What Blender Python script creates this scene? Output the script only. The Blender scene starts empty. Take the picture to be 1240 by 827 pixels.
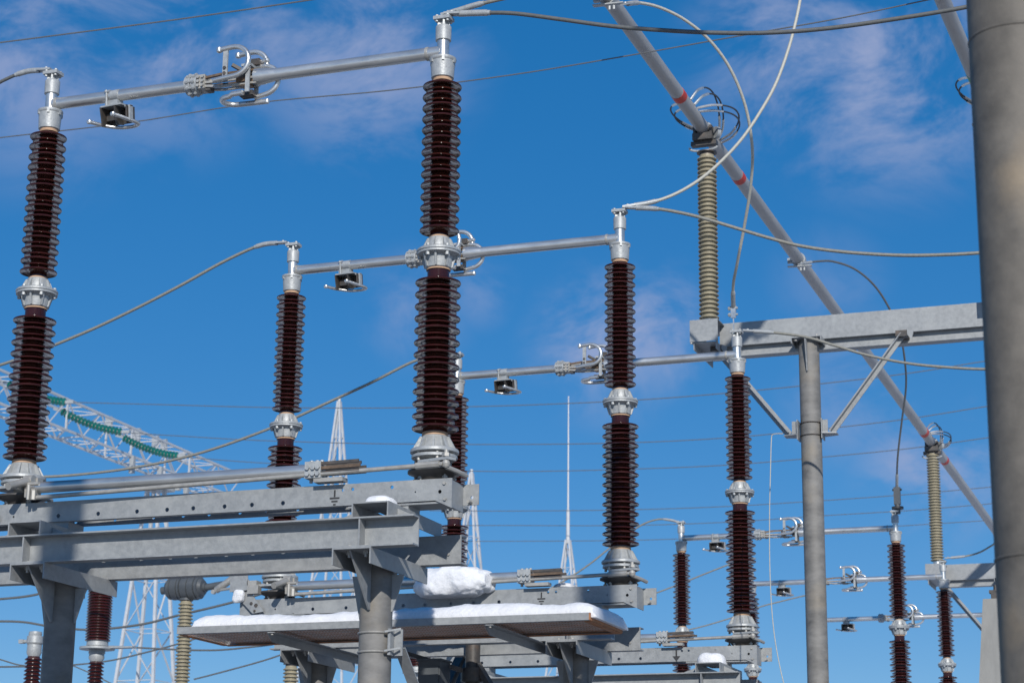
import bpy, bmesh, math, random
from mathutils import Vector, Matrix, noise
random.seed(7)
R = math.radians
scene = bpy.context.scene
col = scene.collection

# ------------------------------------------------------------------ camera
cam_data = bpy.data.cameras.new("camera")
cam = bpy.data.objects.new("camera", cam_data); col.objects.link(cam)
fw = Vector((-0.329567964, 0.907680100, 0.259811071))
rt = Vector((0.940913948, 0.338464589, 0.011075440))
up = Vector((0.077883891, -0.248109971, 0.965595952))
m = Matrix((rt, up, -fw)).transposed().to_4x4(); m.translation = (0, 0, 1.7)
cam.matrix_world = m
cam_data.sensor_width = 36.0; cam_data.lens = 71.494
cam_data.clip_start = 0.1; cam_data.clip_end = 6000
cam_data.dof.use_dof = True; cam_data.dof.focus_distance = 12.5; cam_data.dof.aperture_fstop = 6.3
scene.camera = cam

# ------------------------------------------------------------------ world and sun
SUN_EL = 27.5
SUN_TRAVEL = Vector((-0.465, 1.0, -0.575)).normalized()
world = bpy.data.worlds.new("World"); scene.world = world; world.use_nodes = True
nt = world.node_tree; nt.nodes.clear()
def N(t, **kw):
    n = nt.nodes.new(t)
    for k, v in kw.items(): setattr(n, k, v)
    return n
def L(a, b): nt.links.new(a, b)
sky = N('ShaderNodeTexSky', sky_type='NISHITA', sun_disc=False)
sky.sun_elevation = R(SUN_EL); sky.sun_rotation = math.atan2(0.465, -1.0)
sky.altitude = 1500; sky.air_density = 0.8; sky.dust_density = 0.1; sky.ozone_density = 3.5
hsv = N('ShaderNodeHueSaturation'); hsv.inputs['Saturation'].default_value = 1.94; hsv.inputs['Value'].default_value = 2.36
hsv.inputs['Hue'].default_value = 0.508
gm = N('ShaderNodeGamma'); gm.inputs['Gamma'].default_value = 0.5
L(sky.outputs[0], gm.inputs['Color']); L(gm.outputs[0], hsv.inputs['Color'])
tc = N('ShaderNodeTexCoord')
SKY_STRENGTH = 0.1
# thin winter clouds: soft banks in given directions of the sky, broken up by noise
banks = [((-0.522, 0.760, 0.386), .075, .75), ((-0.470, 0.786, 0.400), .070, .85), ((-0.43, 0.806, 0.405), .055, .7), ((-0.382, 0.835, 0.395), .062, .85),
         ((-0.185, 0.901, 0.390), .055, .85), ((-0.140, 0.915, 0.380), .065, .95),
         ((-0.285, 0.922, 0.258), .040, .95), ((-0.262, 0.928, 0.264), .035, .9), ((-0.136, 0.970, 0.200), .040, .85), ((-0.178, 0.940, 0.286), .03, .25),
         ((-0.173, 0.957, 0.232), .035, .45), ((-0.372, 0.886, 0.275), .03, .45), ((-0.343, 0.894, 0.283), .02, .4)]
acc = None
for d, w, a in banks:
    d = Vector(d).normalized()
    dot = N('ShaderNodeVectorMath', operation='DISTANCE'); dot.inputs[1].default_value = d
    L(tc.outputs['Generated'], dot.inputs[0])
    mr = N('ShaderNodeMapRange', interpolation_type='SMOOTHSTEP')
    mr.inputs['From Min'].default_value = w * 1.25; mr.inputs['From Max'].default_value = w * 0.1
    mr.inputs['To Min'].default_value = 0; mr.inputs['To Max'].default_value = a
    L(dot.outputs['Value'], mr.inputs['Value'])
    if acc is None: acc = mr.outputs[0]
    else:
        ad = N('ShaderNodeMath', operation='MAXIMUM'); L(acc, ad.inputs[0]); L(mr.outputs[0], ad.inputs[1]); acc = ad.outputs[0]
mp = N('ShaderNodeMapping'); mp.inputs['Scale'].default_value = (1.0, 1.0, 1.45); mp.inputs['Rotation'].default_value = (0.25, 0.35, 0)
L(tc.outputs['Generated'], mp.inputs['Vector'])
no = N('ShaderNodeTexNoise'); no.inputs['Scale'].default_value = 13; no.inputs['Detail'].default_value = 11; no.inputs['Roughness'].default_value = .62
no.inputs['Distortion'].default_value = .5
L(mp.outputs[0], no.inputs['Vector'])
nr = N('ShaderNodeMapRange', interpolation_type='SMOOTHSTEP'); nr.inputs['From Min'].default_value = .40; nr.inputs['From Max'].default_value = .64
L(no.outputs['Fac'], nr.inputs['Value'])
cm = N('ShaderNodeMath', operation='MULTIPLY'); L(acc, cm.inputs[0]); L(nr.outputs[0], cm.inputs[1])
cm2 = N('ShaderNodeMath', operation='MULTIPLY'); L(cm.outputs[0], cm2.inputs[0]); cm2.inputs[1].default_value = 0.9
mix = N('ShaderNodeMix', data_type='RGBA'); L(cm2.outputs[0], mix.inputs['Factor'])
L(hsv.outputs[0], mix.inputs['A']); mix.inputs['B'].default_value = (.34 / SKY_STRENGTH, .40 / SKY_STRENGTH, .61 / SKY_STRENGTH, 1)
bg = N('ShaderNodeBackground'); bg.inputs['Strength'].default_value = SKY_STRENGTH
L(mix.outputs['Result'], bg.inputs['Color'])
wo = N('ShaderNodeOutputWorld'); L(bg.outputs[0], wo.inputs['Surface'])

sl = bpy.data.lights.new("sun", 'SUN'); sl.energy = 4.2; sl.angle = R(0.55); sl.color = (1.0, 0.955, 0.89)
so = bpy.data.objects.new("sun", sl); col.objects.link(so)
so.rotation_euler = SUN_TRAVEL.to_track_quat('-Z', 'Y').to_euler(); so.location = (10, -20, 30)

scene.view_settings.view_transform = 'Standard'
try: scene.view_settings.look = 'None'
except Exception: pass
scene.view_settings.exposure = 0.0; scene.view_settings.gamma = 1.0; scene.view_settings.use_curve_mapping = False

# ------------------------------------------------------------------ materials
def mat(name, base, rough=.5, metal=0., var=.12, scale=8., bump=0., bscale=60., spec=None, coat=0., stretch=None, rvar=.08, detail=6, stain=None, trans=0., sss=0., tint=None, bdist=.01):
    mt = bpy.data.materials.new(name); mt.use_nodes = True
    t = mt.node_tree; b = t.nodes['Principled BSDF']
    tcx = t.nodes.new('ShaderNodeTexCoord'); vec = tcx.outputs['Object']
    if stretch:
        mpx = t.nodes.new('ShaderNodeMapping'); mpx.inputs['Scale'].default_value = stretch
        t.links.new(vec, mpx.inputs['Vector']); vec = mpx.outputs[0]
    nz = t.nodes.new('ShaderNodeTexNoise'); nz.inputs['Scale'].default_value = scale; nz.inputs['Detail'].default_value = detail; nz.inputs['Roughness'].default_value = .62
    t.links.new(vec, nz.inputs['Vector'])
    rmp = t.nodes.new('ShaderNodeMapRange'); rmp.inputs['From Min'].default_value = .3; rmp.inputs['From Max'].default_value = .7
    rmp.inputs['To Min'].default_value = 1 - var; rmp.inputs['To Max'].default_value = 1 + var
    t.links.new(nz.outputs['Fac'], rmp.inputs['Value'])
    mul = t.nodes.new('ShaderNodeVectorMath'); mul.operation = 'SCALE'; mul.inputs[0].default_value = base
    t.links.new(rmp.outputs[0], mul.inputs['Scale'])
    out = mul.outputs[0]
    if stain:
        sc, amt, cl = stain
        n2 = t.nodes.new('ShaderNodeTexNoise'); n2.inputs['Scale'].default_value = sc; n2.inputs['Detail'].default_value = 5
        t.links.new(tcx.outputs['Object'], n2.inputs['Vector'])
        r2 = t.nodes.new('ShaderNodeMapRange'); r2.inputs['From Min'].default_value = .52; r2.inputs['From Max'].default_value = .70
        r2.inputs['To Max'].default_value = amt; t.links.new(n2.outputs['Fac'], r2.inputs['Value'])
        mx = t.nodes.new('ShaderNodeMix'); mx.data_type = 'RGBA'; t.links.new(r2.outputs[0], mx.inputs['Factor'])
        t.links.new(out, mx.inputs['A']); mx.inputs['B'].default_value = (*cl, 1); out = mx.outputs['Result']
    t.links.new(out, b.inputs['Base Color'])
    rr = t.nodes.new('ShaderNodeMapRange'); rr.inputs['From Min'].default_value = .3; rr.inputs['From Max'].default_value = .7
    rr.inputs['To Min'].default_value = max(.02, rough - rvar); rr.inputs['To Max'].default_value = rough + rvar
    t.links.new(nz.outputs['Fac'], rr.inputs['Value']); t.links.new(rr.outputs[0], b.inputs['Roughness'])
    b.inputs['Metallic'].default_value = metal
    if spec is not None: b.inputs['IOR'].default_value = spec
    if coat: b.inputs['Coat Weight'].default_value = coat; b.inputs['Coat Roughness'].default_value = .05
    if tint: b.inputs['Specular Tint'].default_value = (*tint, 1)
    if sss: b.inputs['Subsurface Weight'].default_value = sss; b.inputs['Subsurface Radius'].default_value = (1.0, 1.0, 1.0); b.inputs['Subsurface Scale'].default_value = .10
    if trans: b.inputs['Transmission Weight'].default_value = trans
    if bump:
        n3 = t.nodes.new('ShaderNodeTexNoise'); n3.inputs['Scale'].default_value = bscale; n3.inputs['Detail'].default_value = 4
        t.links.new(vec, n3.inputs['Vector'])
        bp = t.nodes.new('ShaderNodeBump'); bp.inputs['Strength'].default_value = bump; bp.inputs['Distance'].default_value = bdist
        t.links.new(n3.outputs['Fac'], bp.inputs['Height']); t.links.new(bp.outputs[0], b.inputs['Normal'])
    return mt
M = dict(
 galv=mat('galvanised_steel', (.275, .287, .293), .54, .22, .14, 26, .12, 90, stain=(3.2, .35, (.41, .42, .41))),
 galvpole=mat('galvanised_pole_steel', (.170, .166, .158), .66, .1, .34, 5, .12, 40, stretch=(1, 1, 2.0), stain=(2.8, .7, (.25, .215, .165))),
 frontpole=mat('weathered_pole_steel', (.135, .122, .104), .68, .1, .34, 6, .15, 30, stretch=(1, 1, 1.1), stain=(3.4, .85, (.25, .20, .14))),
 cast=mat('cast_aluminium', (.35, .365, .368), .5, .25, .14, 26, .2, 70),
 alu=mat('aluminium_tube', (.60, .60, .585), .33, .8, .12, 14, .06, 120, stretch=(.25, 1, 1)),
 rod=mat('zinc_plated_rod', (.36, .35, .325), .5, .35, .14, 18),
 busbar=mat('weathered_aluminium_busbar', (.36, .35, .34), .55, .3, .13, 9, .05, 60, stretch=(1, .25, 1)),
 brown=mat('brown_glazed_porcelain', (.036, .0085, .0050), .10, 0, .35, 5, 0, spec=1.52, coat=0, rvar=.04),
 under=mat('brown_porcelain_lit_underside', (.060, .020, .016), .12, 0, .4, 7, 0, spec=2.25, rvar=.05, tint=(1, .90, .80)),  # same porcelain; lighter colour and warm tint paint in light reflected from snow
 brownfar=mat('red_brown_porcelain', (.045, .010, .0075), .16, 0, .2, 5, 0, spec=1.6, rvar=.04),
 beige=mat('grey_beige_silicone', (.285, .25, .17), .5, 0, .16, 10),
 cement=mat('cement_joint', (.42, .27, .17), .8, 0, .2, 30),
 cable=mat('stranded_aluminium_cable', (.235, .23, .20), .62, .15, .18, 60),
 cablepale=mat('pale_aluminium_cable', (.42, .41, .36), .6, .1, .15, 60),
 cabledark=mat('dark_grey_cable', (.11, .115, .115), .65, .1, .15, 50),  # even dark grey, darker than the plain stranded cable
 black=mat('black_rubber_cable', (.035, .037, .04), .5, 0, .2, 40),
 wire=mat('grey_overhead_wire', (.12, .13, .14), .6, .2, .1, 10),
 darksteel=mat('dark_weathered_and_shaded_metal', (.075, .07, .066), .5, .3, .3, 20, stain=(14, .5, (.16, .11, .08))),  # dark metal parts; also paints the shade on the braces below the platform
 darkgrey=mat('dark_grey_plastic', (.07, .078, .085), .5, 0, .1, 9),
 copper=mat('tarnished_copper', (.20, .135, .09), .45, .6, .3, 25),
 snow=mat('settled_snow', (.67, .68, .70), .75, 0, .06, 14, .6, 34, rvar=.02, sss=.5, bdist=.016),
 yard=mat('yard_gravel_with_thin_snow', (.21, .20, .19), .9, 0, .3, 3, 0, 20, stain=(.35, .35, (.80, .81, .83))),
 white=mat('white_painted_steel', (.46, .47, .48), .5, .1, .08, 6),
 glass=mat('green_glass_disc', (.014, .17, .14), .15, 0, .2, 3, spec=1.5),
 rust=mat('rusty_steel_grating', (.46, .25, .15), .75, .1, .45, 6, .1, 60, stain=(7, .7, (.30, .30, .30))),
 rustedge=mat('rust_streaked_edge', (.36, .16, .07), .75, .1, .4, 12, .1, 60, stain=(5, .6, (.30, .26, .22))),
 red=mat('red_tape', (.48, .035, .018), .55, 0, .1, 10),
 green=mat('green_tape', (.03, .22, .10), .5, 0, .1, 10),
 paint=mat('black_paint', (.03, .03, .032), .6, 0, .2, 30),
 concrete=mat('pale_concrete', (.25, .25, .24), .8, 0, .16, 7, .2, 40, stretch=(1, 1, .3), stain=(2.5, .4, (.17, .165, .16))),
)

# ------------------------------------------------------------------ mesh helpers
def frame_to(p0, p1):
    z = (Vector(p1) - Vector(p0)).normalized()
    a = Vector((0, 0, 1)) if abs(z.z) < .95 else Vector((1, 0, 0))
    x = a.cross(z).normalized(); y = z.cross(x)
    mm = Matrix((x, y, z)).transposed().to_4x4(); mm.translation = p0
    return mm
class MB:
    def __init__(s): s.bm = bmesh.new(); s.mats = []; s.mi = 0
    def m(s, name):
        mt = M[name]
        if mt not in s.mats: s.mats.append(mt)
        s.mi = s.mats.index(mt); return s
    def face(s, vs, smooth=False):
        try: f = s.bm.faces.new(vs)
        except ValueError: return None
        f.material_index = s.mi; f.smooth = smooth; return f
    def hexa(s, pts):
        v = [s.bm.verts.new(p) for p in pts]
        for q in ((0,3,2,1),(4,5,6,7),(0,1,5,4),(1,2,6,5),(2,3,7,6),(3,0,4,7)): s.face([v[i] for i in q])
        return s
    def box(s, lo, hi, mt=None):
        x0,y0,z0 = lo; x1,y1,z1 = hi
        pts = [(x0,y0,z0),(x1,y0,z0),(x1,y1,z0),(x0,y1,z0),(x0,y0,z1),(x1,y0,z1),(x1,y1,z1),(x0,y1,z1)]
        if mt is not None: pts = [mt @ Vector(p) for p in pts]
        return s.hexa(pts)
    def bar(s, p0, p1, w, h):
        ln = (Vector(p1) - Vector(p0)).length
        return s.box((-w/2, -h/2, 0), (w/2, h/2, ln), frame_to(p0, p1))
    def prism(s, poly, axis, a0, a1):
        def P(u, v, a): return {'x': (a,u,v), 'y': (u,a,v), 'z': (u,v,a)}[axis]
        A = [s.bm.verts.new(P(u,v,a0)) for u,v in poly]; B = [s.bm.verts.new(P(u,v,a1)) for u,v in poly]
        s.face(A[::-1]); s.face(B)
        n = len(poly)
        for i in range(n): s.face([A[i], A[(i+1)%n], B[(i+1)%n], B[i]])
        return s
    def lathe(s, prof, mt=None, seg=24, cap=True):
        mt = mt or Matrix.Identity(4); rings = []
        cs = [(math.cos(2*math.pi*i/seg), math.sin(2*math.pi*i/seg)) for i in range(seg)]
        for r, z in prof: rings.append([s.bm.verts.new(mt @ Vector((r*c, r*n, z))) for c, n in cs])
        for a, b in zip(rings, rings[1:]):
            for i in range(seg): s.face([a[i], b[i], b[(i+1)%seg], a[(i+1)%seg]], True)
        if cap:
            s.face(rings[0]); s.face(rings[-1][::-1])
        return s
    def cyl(s, p0, p1, r0, r1=None, seg=16):
        r1 = r0 if r1 is None else r1
        ln = (Vector(p1) - Vector(p0)).length
        return s.lathe([(r0,0),(r1,ln)], frame_to(p0,p1), seg)
    def tube(s, pts, r, seg=10, closed=False):
        P = [Vector(p) for p in pts]; n = len(P); rings = []
        T = []
        for i in range(n):
            if closed: t = P[(i+1)%n] - P[i-1]
            else: t = P[min(i+1,n-1)] - P[max(i-1,0)]
            T.append(t.normalized())
        a = Vector((0,0,1)) if abs(T[0].z) < .9 else Vector((1,0,0))
        x = a.cross(T[0]).normalized()
        for i in range(n):
            x = (x - T[i]*x.dot(T[i])).normalized(); y = T[i].cross(x)
            rr = r[i] if isinstance(r, (list, tuple)) else r
            rings.append([s.bm.verts.new(P[i] + (x*math.cos(2*math.pi*k/seg) + y*math.sin(2*math.pi*k/seg))*rr) for k in range(seg)])
        prs = list(zip(rings, rings[1:])) + ([(rings[-1], rings[0])] if closed else [])
        for A, B in prs:
            for k in range(seg): s.face([A[k], A[(k+1)%seg], B[(k+1)%seg], B[k]], True)
        if not closed: s.face(rings[0][::-1]); s.face(rings[-1])
        return s
    def plate(s, axis, a0, a1, u0, u1, v0, v1, holes):
        """flat plate with real round holes; holes = [(u, v, r)], each in a column of its own"""
        def P(u, v, a): return {'x': (a,u,v), 'y': (u,a,v), 'z': (u,v,a)}[axis]
        cols = sorted(holes); cur = u0; quads = []; rings = []
        for u, v, r in cols:
            c = r*1.4
            if u-c > cur: quads.append((cur, u-c, v0, v1))
            quads.append((u-c, u+c, v0, v-c)); quads.append((u-c, u+c, v+c, v1)); rings.append((u, v, r, c)); cur = u+c
        quads.append((cur, u1, v0, v1))
        for a in (a0, a1):
            for q in quads: s.face([s.bm.verts.new(P(x, y, a)) for x, y in ((q[0],q[2]),(q[1],q[2]),(q[1],q[3]),(q[0],q[3]))])
        for u, v, r, c in rings:
            k8 = [(math.cos(math.pi/4*i), math.sin(math.pi/4*i)) for i in range(8)]
            lay = []
            for a in (a0, a1):
                inn = [s.bm.verts.new(P(u+r*x, v+r*y, a)) for x, y in k8]
                out = [s.bm.verts.new(P(u+c*max(-1,min(1,x*1.4143)), v+c*max(-1,min(1,y*1.4143)), a)) for x, y in k8]
                for i in range(8): s.face([inn[i], out[i], out[(i+1)%8], inn[(i+1)%8]])
                lay.append(inn)
            for i in range(8): s.face([lay[0][i], lay[0][(i+1)%8], lay[1][(i+1)%8], lay[1][i]])
        for e in (((u0,v0),(u1,v0)),((u1,v0),(u1,v1)),((u1,v1),(u0,v1)),((u0,v1),(u0,v0))):
            (ua,va),(ub,vb) = e
            s.face([s.bm.verts.new(p) for p in (P(ua,va,a0),P(ub,vb,a0),P(ub,vb,a1),P(ua,va,a1))])
        return s
    def bolt(s, p, axis, r=.009, h=.012):
        d = {'x':(h,0,0),'-x':(-h,0,0),'y':(0,h,0),'-y':(0,-h,0),'z':(0,0,h),'-z':(0,0,-h)}[axis]
        return s.cyl(p, tuple(a+b for a,b in zip(p,d)), r, r, 6)
    def build(s, name, parent=None, loc=None, recalc=True, sharp=True):
        if recalc: bmesh.ops.recalc_face_normals(s.bm, faces=s.bm.faces)
        me = bpy.data.meshes.new(name); s.bm.to_mesh(me); s.bm.free()
        for mt in s.mats: me.materials.append(mt)
        try:
            if sharp: me.set_sharp_from_angle(angle=R(38))
        except Exception: pass
        o = bpy.data.objects.new(name, me); col.objects.link(o)
        if parent: o.parent = parent
        if loc: o.location = loc
        return o
def tag(o, label=None, cat=None, group=None, kind=None):
    if label: o['label'] = label
    if cat: o['category'] = cat
    if group: o['group'] = group
    if kind: o['kind'] = kind
    return o
def thing(name, label, cat, loc=(0,0,0), group=None):
    o = bpy.data.objects.new(name, None); o.empty_display_size = .2; col.objects.link(o); o.location = loc
    return tag(o, label, cat, group)
KIDS = {}
def copy_tree(o, parent=None):
    c = o.copy(); col.objects.link(c)
    if parent: c.parent = parent
    for ch in [x for x in bpy.data.objects if x.parent == o]: copy_tree(ch, c)
    return c
def relabel(o, label, group=None):
    o['label'] = label
    if group: o['group'] = group
def arc(c, r, a0, a1, n, plane='xz', ry=None):
    ry = r if ry is None else ry; out = []
    for i in range(n+1):
        a = R(a0 + (a1-a0)*i/n); u, v = r*math.cos(a), ry*math.sin(a)
        out.append({'xz': (c[0]+u, c[1], c[2]+v), 'xy': (c[0]+u, c[1]+v, c[2]), 'yz': (c[0], c[1]+u, c[2]+v)}[plane])
    return out
def smooth_path(pts, n=6):
    P = [Vector(p) for p in pts]; out = []
    for i in range(len(P)-1):
        p0 = P[max(i-1,0)]; p1 = P[i]; p2 = P[i+1]; p3 = P[min(i+2,len(P)-1)]
        for k in range(n):
            t = k/n
            out.append(.5*((2*p1) + (p2-p0)*t + (2*p0-5*p1+4*p2-p3)*t*t + (3*p1-p0-3*p2+p3)*t*t*t))
    out.append(P[-1]); return out
CABLE_POINTS = {'a_out': [[-4.135,10.4,6.725],[-3.956,10.4,6.705],[-3.774,10.4,6.674],[-3.492,10.4,6.597],[-3.19,10.4,6.513],[-2.894,10.4,6.447],[-2.594,10.4,6.39],[-2.271,10.4,6.345],[-1.945,10.4,6.325],[-1.579,10.4,6.328],[-1.199,10.4,6.343],[-0.782,10.4,6.379]],
 'a_up': [[-4.164,10.42,6.753],[-4.043,10.42,6.774],[-3.912,10.42,6.787],[-3.705,10.42,6.804],[-3.397,10.42,6.833],[-2.946,10.42,6.86]],
 'a_left': [[-7.026,10.4,6.741],[-7.106,10.4,6.746],[-7.186,10.4,6.736],[-7.258,10.4,6.717],[-7.348,10.4,6.683],[-7.496,10.4,6.593]],
 'b_out': [[-4.042,13.8,6.6],[-3.883,13.8,6.576],[-3.725,13.8,6.534],[-3.538,13.8,6.47],[-3.292,13.8,6.369],[-3.049,13.8,6.269],[-2.809,13.8,6.182],[-2.513,13.8,6.11],[-2.163,13.8,6.052],[-1.875,13.8,6.024],[-1.534,13.8,6.009],[-1.142,13.8,6.013]],
 'b_up': [[-4.061,13.82,6.628],[-3.961,13.852,6.647],[-3.855,13.883,6.678],[-3.729,13.915,6.734],[-3.584,13.947,6.826],[-3.439,13.978,6.952],[-3.285,14.01,7.122],[-3.157,14.042,7.316],[-3.033,14.073,7.545],[-2.938,14.105,7.812],[-2.869,14.137,8.086],[-2.824,14.168,8.345],[-2.793,14.2,8.581]],
 'b_left': [[-7.002,13.81,6.62],[-7.118,13.81,6.621],[-7.262,13.81,6.587],[-7.515,13.81,6.494],[-7.841,13.81,6.351],[-8.208,13.81,6.204],[-8.579,13.81,6.069],[-8.88,13.81,5.975],[-9.185,13.81,5.888],[-9.493,13.81,5.814],[-9.808,13.81,5.767]],
 'c_out': [[-3.954,17.2,6.534],[-3.745,17.2,6.501],[-3.486,17.2,6.442],[-3.232,17.2,6.346],[-2.945,17.2,6.234],[-2.59,17.2,6.132],[-2.239,17.2,6.069],[-1.927,17.2,6.03],[-1.482,17.2,5.997]],
 'c_left': [[-6.871,17.22,6.538],[-7.039,17.22,6.535],[-7.249,17.22,6.511],[-7.67,17.22,6.34],[-8.095,17.22,6.184],[-8.525,17.22,6.027],[-8.961,17.22,5.892],[-9.402,17.22,5.78],[-9.852,17.22,5.701],[-10.309,17.22,5.653],[-10.774,17.22,5.63],[-11.201,17.22,5.629],[-11.637,17.22,5.663],[-12.13,17.22,5.725]],
 'c_drop': [[-4.367,14.7,8.68],[-4.323,14.908,8.771],[-4.204,15.117,8.8],[-4.048,15.325,8.754],[-3.89,15.533,8.632],[-3.766,15.742,8.436],[-3.692,15.95,8.168],[-3.689,16.158,7.866],[-3.758,16.367,7.606],[-3.864,16.575,7.344],[-3.987,16.783,7.055],[-4.078,16.992,6.917],[-4.131,17.2,6.772]],
 'a1_drop': [[-4.435,21.9,8.604],[-4.32,22.236,8.718],[-4.211,22.573,8.802],[-4.032,22.909,8.794],[-3.871,23.245,8.682],[-3.759,23.582,8.489],[-3.686,23.918,8.231],[-3.692,24.255,7.953],[-3.745,24.591,7.724],[-3.864,24.927,7.387],[-3.987,25.264,6.989],[-4.064,25.6,6.685]],
 'a1_left': [[-6.944,25.6,6.381],[-7.045,25.6,6.413],[-7.203,25.6,6.432],[-7.384,25.6,6.391],[-7.578,25.6,6.29],[-7.864,25.6,6.094],[-8.151,25.6,5.885],[-8.439,25.6,5.71],[-8.786,25.6,5.535]],
 'b1_left': [[-6.745,29.2,6.44],[-6.957,29.2,6.412],[-7.171,29.2,6.36],[-7.499,29.2,6.25],[-8.007,29.2,6.073],[-8.429,29.2,5.941],[-8.971,29.2,5.799]],
 'c1_left': [[-6.588,32.6,6.358],[-6.737,32.6,6.35],[-7.134,32.6,6.27],[-7.492,32.6,6.189],[-7.923,32.6,6.041],[-8.665,32.6,5.862],[-9.515,32.6,5.751],[-10.305,32.6,5.665]],
 'b1_out': [[-3.902,29.2,6.329],[-3.692,29.2,6.344],[-3.517,29.2,6.383],[-3.363,29.2,6.459],[-3.197,29.2,6.57],[-2.801,29.2,6.929]],
 'fiber': [[-3.448,16.0,5.311],[-3.531,16.0,5.309],[-3.546,16.0,5.248],[-3.558,16.0,5.009],[-3.573,16.0,4.669],[-3.581,16.0,4.265],[-3.575,16.0,3.933],[-3.555,16.0,3.668],[-3.52,16.0,3.439],[-3.472,16.0,3.211],[-3.426,16.0,2.953]],
 'w1': [[-11.882,16.0,9.825],[-11.298,16.0,9.817],[-10.161,16.0,9.798],[-9.067,16.0,9.784],[-7.857,16.0,9.786],[-6.995,16.0,9.795]],
 'w2': [[-12.149,16.5,9.005],[-11.557,16.5,9.016],[-10.074,16.5,8.998],[-8.662,16.5,9.033],[-7.268,16.5,8.985],[-6.021,16.5,8.982],[-4.904,16.5,9.023],[-3.828,16.5,9.077],[-2.937,16.5,9.119],[-2.143,16.5,9.185],[-1.65,16.5,9.214]],
 'w3': [[-29.341,46.0,14.196],[-26.413,46.0,13.925],[-23.737,46.0,13.673],[-21.155,46.0,13.473],[-19.334,46.0,13.358],[-16.683,46.0,13.228],[-13.706,46.0,13.145],[-11.247,46.0,13.154],[-8.865,46.0,13.222],[-6.936,46.0,13.317],[-5.144,46.0,13.475],[-3.944,46.0,13.557]],
 'w4': [[-29.054,48.5,13.868],[-27.275,48.5,13.66],[-24.982,48.5,13.398],[-21.548,48.5,13.091],[-17.577,48.5,12.82],[-14.456,48.5,12.668],[-11.877,48.5,12.632],[-9.38,48.5,12.702],[-7.357,48.5,12.816],[-5.479,48.5,12.994],[-4.22,48.5,13.089]],
 'w5': [[-28.698,51.0,13.666],[-26.238,51.0,13.35],[-23.142,51.0,13.024],[-19.919,51.0,12.743],[-17.762,51.0,12.607],[-15.203,51.0,12.515],[-12.502,51.0,12.467],[-9.886,51.0,12.53],[-7.767,51.0,12.616],[-5.8,51.0,12.77],[-4.48,51.0,12.896]],
 'w6': [[-22.098,54.0,12.28],[-19.548,54.0,12.137],[-16.102,54.0,11.996],[-13.257,54.0,11.942],[-10.955,54.0,11.96],[-8.692,54.0,11.998],[-6.207,54.0,12.086],[-4.82,54.0,12.163]],
 'w7': [[-23.315,57.0,12.406],[-20.628,57.0,12.276],[-16.999,57.0,12.099],[-14.001,57.0,12.05],[-11.098,57.0,12.098],[-8.75,57.0,12.122],[-6.801,57.0,12.185],[-5.114,57.0,12.259]],
 'w8': [[-24.53,60.0,12.459],[-21.708,60.0,12.33],[-17.895,60.0,12.18],[-14.745,60.0,12.137],[-12.198,60.0,12.143],[-9.595,60.0,12.218],[-6.944,60.0,12.26],[-5.412,60.0,12.306]],
 'l1': [[-16.036,23.0,5.319],[-15.524,23.0,5.333],[-15.145,23.0,5.352],[-14.896,23.0,5.387],[-14.527,23.0,5.471],[-14.046,23.0,5.657]],
 'l2': [[-16.706,24.0,5.189],[-16.171,24.0,5.183],[-15.773,24.0,5.158],[-15.376,24.0,5.089],[-14.854,24.0,5.028],[-14.471,24.0,5.027],[-13.905,24.0,5.076],[-13.412,24.0,5.17],[-12.56,24.0,5.327],[-11.666,24.0,5.544]],
 'l3': [[-16.889,26.0,4.772],[-16.261,26.0,4.792],[-15.643,26.0,4.836],[-15.037,26.0,4.939],[-14.307,26.0,5.096],[-13.525,26.0,5.308]],
 'l4': [[-15.055,25.0,4.911],[-14.659,25.0,4.894],[-14.007,25.0,4.848],[-13.557,25.0,4.824],[-13.176,25.0,4.824],[-12.489,25.0,4.872]],
 'l5': [[-15.139,22.0,4.341],[-14.773,22.0,4.322],[-14.352,22.0,4.316]],
 'l6': [[-15.154,22.0,4.507],[-14.781,22.0,4.414],[-14.534,22.0,4.346],[-14.352,22.0,4.321]],
 'l7': [[-14.755,27.0,4.65],[-14.281,27.0,4.748],[-13.479,27.0,4.933],[-12.561,27.0,5.219]],
 'l8': [[-17.036,27.0,4.977],[-16.517,27.0,4.778],[-15.93,27.0,4.518]]}
CAB = (-5.562, 13.75, 0)
BRACES = [([-5.7, 14.8, 3.555], [-5.747, 14.5, 3.203]), ([-5.618, 14.8, 3.552], [-5.639, 14.5, 3.201])]

# ------------------------------------------------------------------ ground
def snow_ground():
    b = MB().m('snow'); n = 40; rng = [-3000,-800,-300,-150] + [-90+6*i for i in range(31)] + [150,300,800,3000]
    vs = [[b.bm.verts.new((x, y, .10*math.sin(x*.31+1)*math.cos(y*.27) if abs(x)<140 and abs(y)<140 else -.05)) for x in rng] for y in rng]
    for j in range(len(rng)-1):
        for i in range(len(rng)-1): b.face([vs[j][i],vs[j][i+1],vs[j+1][i+1],vs[j+1][i]], True)
    return b.build('ground')
tag(snow_ground(), 'snow covered ground around the yard', 'ground', kind='structure')
b = MB().m('yard'); b.box((-16,-10,-.04),(6,22,.13)); tag(b.build('yard_gravel'), 'swept dark gravel yard under the switchgear', 'ground', kind='structure')

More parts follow.
